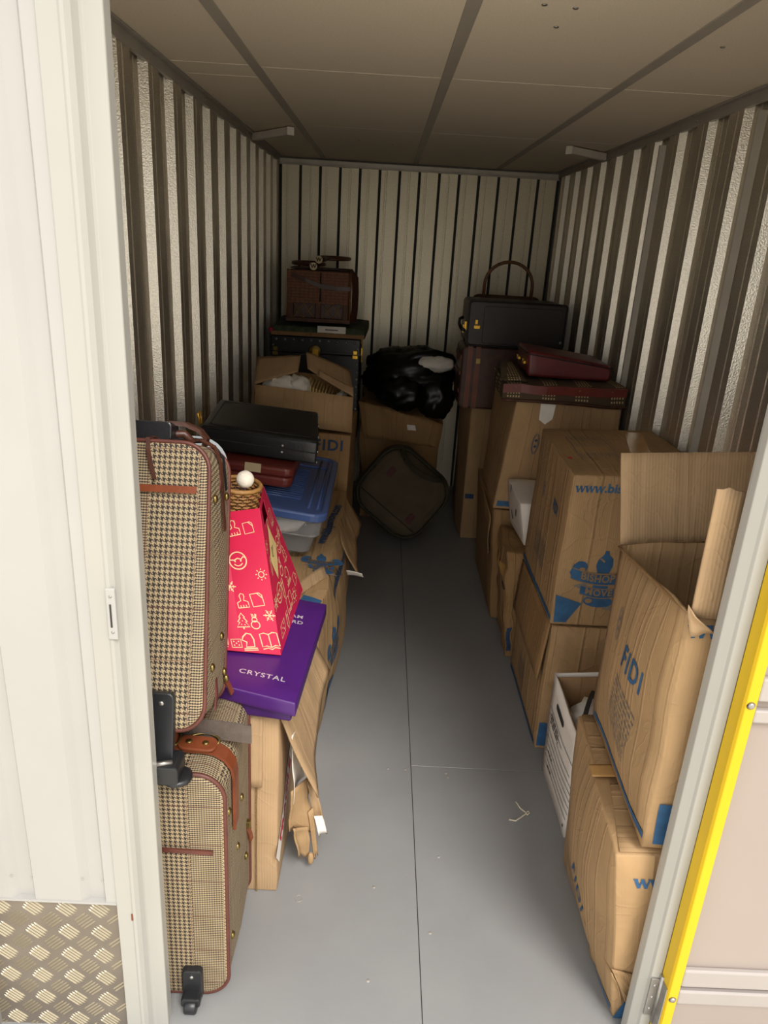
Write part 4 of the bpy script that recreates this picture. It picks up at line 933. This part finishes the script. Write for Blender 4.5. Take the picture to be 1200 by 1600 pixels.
def icon_knight(): return join2d(stroke2d([(-.25, -.35), (-.15, -.05), (-.4, .1), (-.3, .3), (-.05, .5), (.2, .42), (.3, .1), (.25, -.35)], .08, True), stroke2d([(-.4, -.45), (.4, -.45)], .08), stroke2d([(-.42, -.56), (.42, -.56)], .06))
def icon_book(): return join2d(stroke2d([(-.5, -.35), (-.5, .4), (-.25, .45), (0, .35), (.25, .45), (.5, .4), (.5, -.35), (.25, -.3), (0, -.4), (-.25, -.3)], .06, True), stroke2d([(0, .35), (0, -.4)], .06), stroke2d([(-.5, -.48), (-.2, -.42), (0, -.52), (.2, -.42), (.5, -.48)], .06))
def icon_flake(): return join2d(*[stroke2d([(.45 * math.cos(R(a)), .45 * math.sin(R(a))), (-.45 * math.cos(R(a)), -.45 * math.sin(R(a)))], .07) for a in (0, 60, 120)], *[stroke2d([(.3 * math.cos(R(a)) - .1 * math.sin(R(a)), .3 * math.sin(R(a)) + .1 * math.cos(R(a))), (.2 * math.cos(R(a)), .2 * math.sin(R(a))), (.3 * math.cos(R(a)) + .1 * math.sin(R(a)), .3 * math.sin(R(a)) - .1 * math.cos(R(a)))], .05) for a in range(0, 360, 60)])
def icon_pencil(): return join2d(stroke2d([(-.12, .5), (.12, .5), (.12, -.25), (0, -.5), (-.12, -.25)], .07, True), stroke2d([(-.12, .3), (.12, .3)], .06))
def icon_mug(): return join2d(stroke2d([(-.3, .35), (-.3, -.4), (.2, -.4), (.2, .35)], .07, True), stroke2d(arc(.2, 0, .22, .2, -80, 80, 8), .07))
def put(fn, ic, x, y, k, rot=0, sx=1.0): decal('printed_doodle', t, fn, xf2d(ic(), x, y, rot, k * sx, k), M['gift_print'], .0012, .02)
for ic, x, y, k, r_ in ((icon_stamp, .120, .322, .036, 8), (icon_page, .155, .320, .030, 8), (icon_face, .117, .239, .044, 5), (icon_sun, .172, .203, .030, 0), (icon_flake, .088, .172, .034, 0), (icon_stamp, .118, .135, .034, 8), (icon_page, .152, .139, .036, 10), (icon_tree, .108, .082, .038, 5), (icon_rabbit, .139, .083, .036, 5), (icon_die, .086, .022, .027, 5), (icon_knight, .118, .030, .042, 8), (icon_book, .170, .036, .044, 8), (icon_flake, .178, .100, .034, 0), (icon_mug, .055, .25, .036, 0), (icon_sun, .045, .10, .034, 0), (icon_book, .045, .03, .04, 0)):
    put(ff, ic, x, y, k, r_)
for ic, x, y, k in ((icon_book, .225, .300, .05), (icon_page, .125, .300, .04), (icon_sun, .020, .275, .036), (icon_flake, .268, .235, .045), (icon_face, .215, .215, .05), (icon_pencil, .045, .215, .05), (icon_tree, .252, .170, .05), (icon_rabbit, .165, .165, .05), (icon_knight, .215, .115, .05), (icon_mug, .275, .070, .045), (icon_face, .085, .125, .05), (icon_pencil, .135, .110, .06), (icon_book, .165, .055, .05), (icon_flake, .025, .125, .045), (icon_die, .055, .040, .04), (icon_pencil, .110, .030, .05), (icon_sun, .225, .04, .045)):
    put(rf, ic, x, y, k, 0, 1.25)
dl = decal('name_label', t, rf, poly2d([(.105, .155), (.182, .230), (.118, .312), (.048, .232)]), M['cream_paper'], .0016)
decal('handwriting', dl, rf, join2d(stroke2d([(.088, .225), (.092, .250), (.104, .246), (.100, .222), (.090, .226)], .003), stroke2d([(.106, .238), (.112, .252), (.110, .236), (.118, .248)], .003)), M['ink_black'], .0024)
# wicker basket with a white ball in the bag
t = thing('wicker_basket', (-.36, 1.87, .70), 'small brown wicker basket sticking out of the crimson gift bag', 'basket')
bm_ = Matrix.Translation((-.385, 1.87, .80)) @ Matrix.Rotation(R(6), 4, 'Y') @ Matrix.Rotation(R(3), 4, 'X')
gg = G(); nst = 26
def rad(z): return .036 + .018 * (z / .28)
for k in range(nst):
    a = 2 * math.pi * k / nst
    gg.tube([bm_ @ Vector((rad(z) * math.cos(a), rad(z) * math.sin(a), z)) for z in (0, .07, .14, .21, .275)], .0024, 5)
build('stakes', gg, M['wicker'], t)['kind'] = 'stuff'
gg = G()
for q in range(30):
    z = .004 + q * .0092
    gg.tube([bm_ @ Vector(((rad(z) + (.0035 if (k + q) % 2 else -.0035)) * math.cos(2 * math.pi * k / nst), (rad(z) + (.0035 if (k + q) % 2 else -.0035)) * math.sin(2 * math.pi * k / nst), z)) for k in range(nst)], .0036, 5, True)
build('weave', gg, M['wicker_light'], t)['kind'] = 'stuff'
build('rim', G().tube([bm_ @ Vector((.055 * math.cos(2 * math.pi * k / 24), .055 * math.sin(2 * math.pi * k / 24), .28)) for k in range(24)], .006, 8, True), M['wicker_light'], t)
t = build('white_ball', G().ball((-.338, 1.835, 1.100), .0235, .0235, .0235, 20, 14, lambda d: .03 * noise.noise(d * 4)), M['fluff'], None, label='small white fluffy ball resting on the wicker basket rim', cat='ball')
# long crumpled carton
t, hb = carton('removal_carton', 'long bulging crumpled tan carton with blue print, under the lidded plastic tub',
    [(-.70, 2.07, 0), (-.165, 2.07, 0), (-.135, 3.20, 0), (-.70, 3.20, 0), (-.70, 2.07, .60), (-.145, 2.06, .595), (-.125, 3.20, .625), (-.70, 3.20, .625)], M['card_creased'], (0, .0, .015, .055), .012, 111.0, group=PRINTED, step=.035, freq=6)
fn, W, H = hb.surf('top')
decal('printed_text', t, fn, xf2d(text2d('www.bishopsmove.com', .052, .0018, .95), .525, .72, 86, .9, 1), M['ink_navy'], .003)
bishop_logo(t, fn, .535, .345, .15, 8, M['ink_blue'], M['card_creased'])
patch(t, hb, 'top', [(.488, .01), (.560, .01), (.566, .075), (.492, .105)], None, 'printed_block', .003)
fn, W, H = hb.surf('right')
decal('printed_text', t, fn, xf2d(text2d('www.bishopsmove.com', .055, .0018, .95), .50, .535, 0, .9, 1), M['ink_navy'], .003)
bishop_logo(t, fn, .24, .36, .19, 20, M['ink_blue'], M['card_creased'])
patch(t, hb, 'right', [(.16, .12), (.30, .10), (.33, .17), (.22, .20)], None, 'printed_block', .003)
P_ = lambda x, y, z, o=0: hb.pos(x, y, z) + Vector((o, 0, 0))
sheet('torn_flap', [P_(.97, .62, 1), P_(.985, .98, 1, .002), P_(1, .92, .80, .06), P_(1, .55, .72, .055)], M['card'], t, 12, 8, .015, .012, .10, .004, seed=112)
sheet('fold', [P_(.80, .03, 1) + Z * .006, P_(.99, .22, 1) + Z * .004, P_(.97, .27, 1) + Z * .016, P_(.78, .09, 1) + Z * .018], M['card_pale'], t, 8, 4, .008, .004, .05, .003, seed=113)
sheet('tape_end', [P_(1, .50, .80, .01), P_(1, .53, .74, .01), P_(1, .56, .70, .075), P_(1, .52, .76, .07)], M['white_paper'], t, 5, 5, .004, .006, .1, .001, seed=114, label='loose curl of clear tape')
# plastic tub with blue lid
t = thing('storage_tub', (-.38, 2.66, .64), 'clear plastic storage tub with blue ribbed lid on the long crumpled carton', 'storage tub')
tilt = Vector((1, 0, -.125)).normalized(); tz = Vector((.125, 0, 1)).normalized()
F = frame((-.378, 2.345, .672), tilt, Vector((0, 1, .012)), tz)
def tub_wall():
    gg = G(); rings = []
    for (w, d, y, z) in ((.32, .56, .05, .0), (.345, .60, .03, .06), (.35, .605, .028, .075), (.375, .635, .012, .078), (.385, .65, .005, .150)):
        rings.append([F(p[0], p[1] + d / 2 + y, z) for p in rr_loop(w, d, .04, 5)])
    gg.loft(rings, cap=False, smooth=False); gg.f.append(list(range(len(rings[0])))[::-1]); return gg
build('tub_body', tub_wall(), M['clear'], t, solid=.003)
gg = G(); rings = []
for (g_, z) in ((.0, .140), (.022, .142), (.024, .165), (.018, .172), (-.02, .173), (-.028, .166)):
    rings.append([F(p[0], p[1] + .33, z) for p in rr_loop(.385 + g_, .655 + g_, .045 + g_ / 2, 6)])
lidp = build('tub_lid', gg.loft(rings, smooth=False), M['blue_lid'], t, bevel=.003)
for k in range(16):
    build('lid_rib', G().tube([F(-.13, .13 + .022 * k, .168), F(.10, .13 + .022 * k, .168)], .004, 6), M['blue_lid'], lidp)
for x in (.135, .165): build('lid_channel', G().tube([F(x, .06, .169), F(x, .60, .169)], .005, 8), M['blue_lid'], lidp)
build('lid_cross_rib', G().tube([F(-.14, .52, .169), F(.17, .52, .169)], .005, 8), M['blue_lid'], lidp)
t2 = thing('folded_papers', (-.33, 2.5, .69), 'white paper bundle inside the clear plastic tub', 'papers')
build('bundle', G().ball(F(.05, .16, .082), .085, .10, .045, 18, 12, lambda d: .22 * noise.noise(d * 3 + Vector((1, 7, 2)))), M['white_paper'], t2)
build('blue_sheet', G().ball(F(.04, .15, .028), .09, .09, .018, 14, 8, lambda d: .2 * noise.noise(d * 3)), M['webbing'], t2) if False else None
# oxblood case on the lid
t = thing('leather_case', (-.48, 2.63, .86), 'small oxblood leather case with paper tags, lying between tub lid and black briefcase', 'briefcase')
F = frame((-.478, 2.47, .880), Vector((1, 0, -.085)).normalized(), Y, Vector((.085, 0, 1)).normalized())
def flat_case(F, w, d, h, r):   # lying: rounded in plan
    gg = G(); rings = []
    for ins, z in ((.010, 0), (.002, .004), (0, .012), (0, h - .012), (.002, h - .004), (.010, h)):
        rings.append([F(p[0] * (w - 2 * ins) / w, p[1] * (d - 2 * ins) / d + d / 2, z) for p in rr_loop(w, d, r, 6)])
    return gg.loft(rings, smooth=False)
build('case_base', flat_case(F, .37, .32, .040, .03), M['leather_red'], t)
build('case_lid', flat_case(frame(F(0, -.002, .0405), F(1, 0, 0) - F(0, 0, 0), F(0, 1, 0) - F(0, 0, 0), F(0, 0, 1) - F(0, 0, 0)), .376, .324, .034, .03), M['leather_red'], t)
build('cream_tag', G().box(-.035, .022, -.0045, -.003, .048, .080, Matrix(((F(1,0,0)-F(0,0,0)).to_tuple() + (0,), (0, 1, 0, 0), (F(0,0,1)-F(0,0,0)).to_tuple() + (0,), (0, 0, 0, 1))).transposed() if False else Matrix.Translation(F(.052, 0, 0)) @ Matrix.Rotation(R(4.9), 4, 'Y')), M['bone'], t, label='cream paper tag')
build('orange_tag', G().box(-.022, .022, -.0045, -.003, .030, .070, Matrix.Translation(F(-.085, 0, 0)) @ Matrix.Rotation(R(-10), 4, 'Y')), M['orange'], t, label='orange paper tag')
# black briefcase
t, hb = carton('black_briefcase', 'large flat black leather briefcase lying on the oxblood leather case', 
    [(-.632, 2.545, .975), (-.214, 2.545, .938), (-.236, 2.885, .958), (-.640, 2.90, .995), (-.622, 2.548, 1.060), (-.208, 2.548, 1.024), (-.240, 2.90, 1.052), (-.634, 2.92, 1.078)], M['black_leather'], (0, 0, .004), 0, 121.0, cat='briefcase')
for o_ in t.children: o_.modifiers['bevel'].width = .008; o_.modifiers['bevel'].segments = 3
build('lid_seam', G().tube([hb.pos(i / 8, 0, .48) + Vector((0, -.0015, 0)) for i in range(9)] + [hb.pos(1, i / 6, .48) + Vector((.0015, 0, 0)) for i in range(1, 7)], .0022, 6), M['ink_black'], t)
build('lid_seam', G().tube([hb.pos(i / 8, 0, .93) + Vector((0, -.0015, .0)) for i in range(9)], .0025, 6), M['black_leather'], t)
fn, W, H = hb.surf('top')
build('top_stitching', G().tube([fn(x * W, y * H, .001) for x, y in ((.06, .08), (.94, .08), (.94, .92), (.06, .92))], .0014, 6, True), M['stitch'], t)
for u, z in ((.70, .62), (.70, .34)): build('stud', G().ball(hb.pos(u, 0, z) + Vector((0, -.003, 0)), .006, .004, .006, 10, 6), M['steel'], t)
for u, y, z in ((1, .02, .08), (1, .02, .52), (1, .35, .70), (1, .70, .74), (1, .90, .95)): build('corner_stud', G().ball(hb.pos(u, y, z) + Vector((.002, 0, 0)), .004, .005, .005, 8, 6), M['steel'], t)
build('brass_latch', G().tube([(-.628, 2.55, 1.062), (-.634, 2.548, 1.10), (-.624, 2.548, 1.112), (-.622, 2.548, 1.066)], .004, 8), M['gold'], t)
# rear left cartons
t, hb = carton('removal_carton', 'brown taped carton on the floor under the open carton of papers',
    [(-.66, 3.40, 0), (-.155, 3.33, 0), (-.12, 3.86, 0), (-.66, 3.88, 0), (-.645, 3.40, .855), (-.118, 3.31, .855), (-.11, 3.86, .855), (-.64, 3.88, .855)], M['card_brown'], (0, .004, 0), .005, 131.0, group=PRINTED)
words(t, hb, 'front', 'FIDI', .42, .80, .07, 0, M['ink_navy'], .002)
fn, W, H = hb.surf('front'); decal('tape_strip', t, fn, xf2d(rect2d(.05, .40), .45, .55, 14), M['card_tape'], .002)
yaw = Matrix.Rotation(R(3), 3, 'Z'); piv = Vector((-.125, 3.32, 0))
def yw(x, y, z): return tuple(piv + yaw @ Vector((x, y, 0)) + Vector((0, 0, z - .075 * x)))
t, hb = carton('open_carton', 'open tan carton full of crumpled white paper in front of the black trunk',
    [yw(-.44, 0, .877), yw(.008, 0, .868), yw(.0, .42, .868), yw(-.46, .42, .875), yw(-.435, -.004, 1.040), yw(.010, -.004, 1.036), yw(.0, .43, 1.04), yw(-.45, .43, 1.045)], M['card'], (0, 0, 0), .003, 141.0, faces=('front', 'back', 'left', 'right', 'bottom'), solid=.005)
sheet('flap', [hb.pos(0, .02, 1), hb.pos(0, .98, 1), yw(-.275, .44, 1.165), yw(-.30, .015, 1.17)] if False else [hb.pos(0, .05, 1), hb.pos(.42, .45, 1) + Z * .05, hb.pos(.44, .75, 1) + Z * .105, hb.pos(-.02, .62, 1) + Z * .075], M['card_pale'], t, 8, 8, .004, .003, .02, .005, seed=142)
sheet('flap', [hb.pos(1.0, .05, 1), hb.pos(.52, .40, 1) + Z * .075, hb.pos(.50, .70, 1) + Z * .13, hb.pos(.98, .60, 1) + Z * .075], M['card_pale'], t, 8, 8, -.004, .003, .02, .005, seed=143)
sheet('flap', [hb.pos(1.0, .02, 1) + Z * .003, hb.pos(.62, .30, 1) + Z * .055, hb.pos(.64, .36, 1) + Z * .078, hb.pos(1.0, .12, 1) + Z * .035], M['card_pale'], t, 8, 4, .004, .002, .03, .005, seed=144)
sheet('flap', [hb.pos(0, .05, 1), hb.pos(0, .95, 1), hb.pos(-.05, .93, .35), hb.pos(-.05, .08, .30)], M['card_pale'], t, 8, 6, .004, .003, .02, .005, seed=145)
tt = thing('crumpled_paper', yw(-.30, .13, .88), 'crumpled white wrapping paper heaped in the open carton', 'paper')
for (x, y, z, rx, ry, rz, s_) in ((-.335, .13, .985, .085, .10, .085, 1), (-.25, .16, 1.0, .075, .10, .075, 5), (-.045, .10, .965, .04, .06, .065, 9)):
    c = Vector(yw(x, y, z)); build('paper_wad', G().ball(c, rx, ry, rz, 26, 18, lambda d, s_=s_: .30 * noise.noise(d * 2.6 + Vector((s_, 2, 3))) + .14 * noise.noise(d * 7 + Vector((s_, 0, 1)))), M['white_paper'], tt)
tt = thing('paper_stack', yw(-.15, .15, .90), 'row of cream paper folders upright in the open carton', 'papers')
for k in range(9):
    c = Vector(yw(-.205 + .014 * k, .11, .0)); e = Vector(yw(-.195 + .014 * k, .26, .0))
    n_ = (e - c).cross(Z).normalized() * .004
    build('folder', G().add([c - n_ + Z * .90, e - n_ + Z * .90, e - n_ + Z * (1.055 - .004 * k), c - n_ + Z * (1.045 - .004 * k), c + n_ + Z * .90, e + n_ + Z * .90, e + n_ + Z * (1.055 - .004 * k), c + n_ + Z * (1.045 - .004 * k)], [(0, 1, 2, 3), (4, 7, 6, 5), (0, 4, 5, 1), (1, 5, 6, 2), (2, 6, 7, 3), (3, 7, 4, 0)]), M['cream_paper'], tt)
# black trunk on a carton
t, hb = carton('storage_carton', 'brown carton in the back left corner under the black trunk', hexbox(-.63, -.15, 4.46, 4.93, 0, .548), M['card_dark'], (0, 0, 0), .004, 151.0)
t = thing('steamer_trunk', (-.39, 4.68, .55), 'black steamer trunk with brass studs and locks in the back left corner', 'trunk')
F = frame((-.392, 4.44, .552), X, Y, Z); w, h, d = .53, .605, .49
build('trunk_body', G().box(-.392 - w / 2, -.392 + w / 2, 4.44, 4.93, .552, 1.058), M['black_leather'], t, bevel=.008)
build('trunk_lid', G().box(-.392 - w / 2 - .003, -.392 + w / 2 + .003, 4.437, 4.933, 1.062, 1.157), M['black_leather'], t, bevel=.008)
build('lid_band', G().box(-.392 - w / 2 - .006, -.392 + w / 2 + .006, 4.433, 4.437, 1.062, 1.075), M['black_plastic'], t, bevel=.001)
for i in range(10): build('stud', G().ball((-.392 - .232 + .0515 * i, 4.435, 1.135), .008, .006, .008, 8, 6), M['steel'], t)
for z in [1.10 - .045 * i for i in range(10)]:
    build('stud', G().ball((-.392 + w / 2 - .014, 4.434, z), .007, .005, .007, 8, 6), M['steel'], t)
    build('stud', G().ball((-.392 - w / 2 + .014, 4.434, z), .007, .005, .007, 8, 6), M['steel'], t)
for i in range(6): build('stud', G().ball((-.392 + w / 2 + .004, 4.49 + .07 * i, 1.13), .004, .005, .005, 8, 6), M['gold'], t)
lk = build('centre_lock', G().lathe([(0, -.004), (.034, -.004), (.038, 0), (.034, .005), (0, .007)], (-.395, 4.430, 1.075), 24, Matrix.Rotation(R(90), 4, 'X')), M['brass'], t)
build('hasp', G().box(-.41, -.374, 4.418, 4.430, 1.045, 1.09), M['gold'], lk, bevel=.004)
for sx in (-1, 1):
    x = -.392 + sx * (w / 2 - .028)
    la = build('latch', G().box(x - .018, x + .018, 4.424, 4.436, 1.040, 1.064), M['gold'] if sx > 0 else M['brass'], t, bevel=.004)
    build('latch_tab', G().box(x - .014, x + .014, 4.420, 4.436, 1.066, 1.092), M['gold'] if sx > 0 else M['brass'], la, bevel=.004)
x = -.392 + w / 2
build('side_latch', G().box(x + .003, x + .014, 4.52, 4.56, 1.05, 1.10), M['gold'], t, bevel=.004); build('side_hinge', G().box(x + .003, x + .010, 4.66, 4.69, .99, 1.12), M['gold'], t, bevel=.003)
# folded throw on the trunk
t, hb = carton('folded_throw', 'green patterned throw on a brown board with white label, between trunk and wicker hamper',
    [(-.655, 4.40, 1.163), (-.10, 4.40, 1.163), (-.09, 4.92, 1.163), (-.655, 4.92, 1.163), (-.640, 4.43, 1.214), (-.105, 4.43, 1.216), (-.09, 4.90, 1.226), (-.65, 4.92, 1.228)], plain('green_pattern_cloth', '#3E4A36', .7, 0, .5, 26, .5, 60), (0, .0, .0), .007, 161.0, step=.03, freq=14, cat='throw')
build('backing_board', G().box(-.650, -.105, 4.392, 4.402, 1.163, 1.186), M['card_dark'], t, bevel=.002)
build('white_label', G().box(-.380, -.215, 4.398, 4.403, 1.188, 1.226), M['white_paper'], t, bevel=.001)
build('label_print', G().box(-.335, -.260, 4.397, 4.3982, 1.202, 1.210), M['ink_grey'], t)
build('red_edge', G().ball((-.652, 4.40, 1.19), .012, .01, .016, 8, 6), M['gift'], t)
# wicker hamper
t = thing('picnic_hamper', (-.38, 4.62, 1.238), 'brown wicker hamper with lattice front on the folded throw', 'hamper')
build('woven_lid', rounded_slab(frame((-.385, 4.465, 1.345), X, Y, Z), .36, .185, .30, .02, .008), M['hamper_body'], t)
gg = G()
for q in range(11):
    for k in range(14):
        xx = -.555 + .0253 * k; yy = 4.4615 + (.002 if (q + k) % 2 else -.002); zz = 1.353 + .0165 * q
        gg.box(xx - .0115, xx + .0115, yy - .002, yy + .004, zz - .0065, zz + .0065)
build('woven_strands', gg, M['hamper_cane'], t)['kind'] = 'stuff'
build('lower_box', G().box(-.565, -.205, 4.50, 4.76, 1.240, 1.345), M['leather_dark'], t, bevel=.004)
for xx in (-.545, -.385, -.225): build('post', G().box(xx - .016, xx + .016, 4.462, 4.50, 1.240, 1.36), M['hamper_body'], t, bevel=.004)
for xx in (-.565, -.20): build('corner_cane', G().tube([(xx, 4.47, 1.24), (xx, 4.47, 1.53)], .006, 8), M['hamper_cane'], t)
build('base_rail', G().box(-.575, -.195, 4.458, 4.50, 1.238, 1.262), M['hamper_body'], t, bevel=.004)
for (a, b) in ((-.53, -.47), (-.47, -.53), (-.47, -.41), (-.41, -.47), (-.36, -.30), (-.30, -.36), (-.30, -.24), (-.24, -.30)):
    build('lattice_cane', G().tube([(a, 4.478, 1.262), (b, 4.478, 1.345)], .003, 6), M['wicker_light'], t)
build('shoulder_strap', G().ribbon([(-.54, 4.455, 1.50), (-.46, 4.445, 1.475), (-.37, 4.448, 1.445), (-.27, 4.448, 1.437), (-.20, 4.455, 1.437)], (0, 0, .024), .005), M['leather_dark'], t)
build('shoulder_strap', G().ribbon([(-.27, 4.58, 1.537), (-.215, 4.58, 1.542), (-.178, 4.55, 1.50), (-.172, 4.53, 1.42), (-.172, 4.52, 1.32), (-.180, 4.52, 1.245)], (.034, .03, 0), .006), M['leather_dark'], t)
build('front_tie', G().tube([(-.372, 4.45, 1.52), (-.372, 4.448, 1.36)], .004, 6), M['black_leather'], t)
# two racquets on the hamper
def racquet(px, py, pz, hx, hy, lab):
    t = thing('tennis_racquet', (px, py, 1.535), lab, 'racquet', 'wooden racquets on the hamper')
    p = Vector((px, py, pz)); q = Vector((hx, hy, pz + .006)); dr = (q - p).normalized(); sd = dr.cross(Z).normalized(); L = (q - p).length
    build('grip', G().tube([p, p + dr * L * .30], .015, 8), M['leather_dark'], t)
    cap = build('butt_cap', G().tube([p - dr * .006, p], .021, 20), M['bone'], t)
    rot = math.degrees(0)
    cap_fn = lambda u, v, off=0.0: p - dr * (.0065 + off) + sd * u + Z * v
    decal('cap_letter', cap, cap_fn, text2d('W', .030, .0012), M['ink_black'], .001)
    build('shaft', G().tube([p + dr * L * .30, p + dr * L * .45], .009, 8), M['wood'], t)
    c = p + dr * L * .72; hoop = [c + dr * (.135 * math.cos(R(a))) + sd * (.095 * math.sin(R(a))) for a in range(0, 360, 15)]
    build('head_frame', G().tube(hoop, .011, 8, True), M['wood'], t)
    gg = G()
    for k in range(-6, 7):
        o = k * .014; hl = .133 * math.sqrt(max(0, 1 - (o / .095) ** 2)); gg.tube([c + sd * o - dr * hl, c + sd * o + dr * hl], .0009, 4)
    for k in range(-9, 10):
        o = k * .014; hl = .093 * math.sqrt(max(0, 1 - (o / .135) ** 2)); gg.tube([c + dr * o - sd * hl, c + dr * o + sd * hl], .0009, 4)
    build('strings', gg, M['bone'], t)['kind'] = 'stuff'
racquet(-.415, 4.44, 1.553, -.50, 4.92, 'wooden racquet with round pale butt cap, lower of two on the hamper')
racquet(-.385, 4.46, 1.590, -.30, 4.94, 'wooden racquet with round pale butt cap, upper of two on the hamper')
t = thing('flat_case', (-.38, 4.75, 1.535), 'thin brown leather folder lying under the racquets on the hamper', 'folder')
build('cover', G().box(-.56, -.22, 4.56, 4.76, 1.5335, 1.5395), M['leather_dark'], t, bevel=.002)

# ================================================================== BACK: BIN BAG, CARTON, CANVAS HOLDALL
t, hb = carton('slumped_carton', 'slumped brown carton against the back wall under the black bin bag',
    [(-.09, 4.56, 0), (.37, 4.52, 0), (.37, 5.02, 0), (-.09, 5.02, 0), (-.115, 4.47, .785), (.40, 4.42, .675), (.40, 4.98, .72), (-.11, 4.98, .80)], M['card_brown'], (0, .03, 0), .020, 171.0, step=.03, freq=6)
sheet('front_flap', [hb.pos(0, 0, 1) + Vector((0, -.012, 0)), hb.pos(1, 0, 1) + Vector((0, -.012, 0)), hb.pos(.95, 0, .78) + Vector((0, -.05, 0)), hb.pos(.06, 0, .72) + Vector((0, -.05, 0))], M['card_brown'], t, 12, 8, .01, .015, .05, .004, seed=172)
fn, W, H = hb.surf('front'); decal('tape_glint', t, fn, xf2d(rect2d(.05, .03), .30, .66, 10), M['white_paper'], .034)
t = thing('bin_bag', (.19, 4.74, .72), 'crumpled black bin bag with white paper spilling out, on the slumped carton', 'bag')
def crump(d): 
    q = d * 2.2 + Vector((3, 1, 7)); return .16 * noise.noise(q) + .10 * abs(noise.noise(d * 5 + Vector((1, 2, 3)))) + .09 * abs(noise.noise(d * 10)) 
gg = G().ball((.185, 4.745, .905), .285, .27, .185, 64, 44, crump); build('bag_skin', gg, M['bin_bag'], t)
gg = G().ball((.14, 4.50, .84), .15, .10, .10, 40, 28, lambda d: .22 * noise.noise(d * 2.4) + .12 * abs(noise.noise(d * 7))); build('bag_fold', gg, M['bin_bag'], t)
gg = G().ball((.352, 4.57, .81), .115, .12, .13, 36, 26, lambda d: .22 * noise.noise(d * 2.6 + Vector((5, 5, 1))) + .12 * abs(noise.noise(d * 8))); build('bag_fold', gg, M['bin_bag'], t)
gg = G().ball((.325, 4.58, 1.02), .125, .09, .055, 26, 16, lambda d: .25 * noise.noise(d * 3 + Vector((2, 2, 2)))); build('spilled_paper', gg, M['white_paper'], t)
gg = G().tube([(.13, 4.56, 1.02), (.22, 4.56, 1.06), (.33, 4.58, 1.075), (.43, 4.62, 1.05), (.48, 4.66, .99)], [.02, .03, .032, .03, .02], 10); build('rolled_rim', gg, M['bin_bag'], t)
t = thing('canvas_holdall', (.16, 4.12, 0), 'olive canvas holdall slumped on one corner on the floor at the end of the aisle', 'holdall')
c0 = Vector((.165, 4.13, .325)); a_ = R(-38)
ux = Vector((math.cos(a_), 0, math.sin(a_))); uz = Vector((-math.sin(a_), .0, math.cos(a_))); tn = Vector((0, 1, 0)); 
lean_ = Matrix.Rotation(R(-14), 3, 'X'); ux, uz, tn = lean_ @ ux, lean_ @ uz, lean_ @ tn
W_, H_, D_ = .46, .43, .22
Fh = frame(c0 - uz * (H_ / 2) - tn * (D_ / 2), ux, tn, uz)
gg = rounded_slab(Fh, W_, H_, D_, .13, .05, .018, 8)
build('bag_body', gg, M['olive'], t, bevel=.01)
build('front_seam', G().tube(seam_loop(Fh, W_ - .05, H_ - .05, .09, .008, .0, 8), .005, 6, True), M['olive_dark'], t) if False else None
for y in (.030, D_ - .030): build('piping', G().tube(seam_loop(Fh, W_, H_, .13, y, .001, 8), .006, 8, True), M['olive_dark'], t)
pocket = [Fh(x, -.002, z) for x, z in ((-.16, .10), (.19, .10))]
build('pocket_seam', G().tube([Fh(-.20, .0, .085), Fh(0, -.003, .085), Fh(.20, .0, .085)], .0035, 6), M['olive_dark'], t)
for x, z in ((-.13, .235), (.13, .10)):
    build('leather_patch', rounded_slab(lambda a, b_, c, x=x, z=z: Fh(x + a, -.008 + b_, z + c), .035, .062, .012, .012, .002, 0, 4), M['patch_red'], t)
hp = [Vector(p) for p in ((.150, 4.09, .600), (.150, 4.02, .610), (.170, 3.985, .565), (.215, 3.965, .520), (.265, 3.965, .485), (.33, 3.98, .460), (.375, 4.01, .448), (.392, 4.06, .430))]
build('handle', G().ribbon(hp, [Vector((.012, -.012, .030))] * len(hp), .010), M['olive_dark'], t)
# ================================================================== ON THE FLOOR
build('string_scrap', G().tube([(.485, 1.862, .003), (.505, 1.858, .003), (.523, 1.872, .004), (.540, 1.888, .003), (.552, 1.902, .004), (.556, 1.893, .006), (.547, 1.885, .004), (.544, 1.898, .003), (.530, 1.915, .003), (.524, 1.934, .003), (.520, 1.944, .003)], .0024, 6), M['string'], None, label='scrap of pale knotted string on the grey floor', cat='string')
build('floor_stain', G().tube([(-.146 + .010 * math.cos(R(a)), 1.531 + .011 * math.sin(R(a)), .0004) for a in range(0, 360, 20)], .0010, 5, True), M['dark_trim'], bpy.data.objects['floor'])
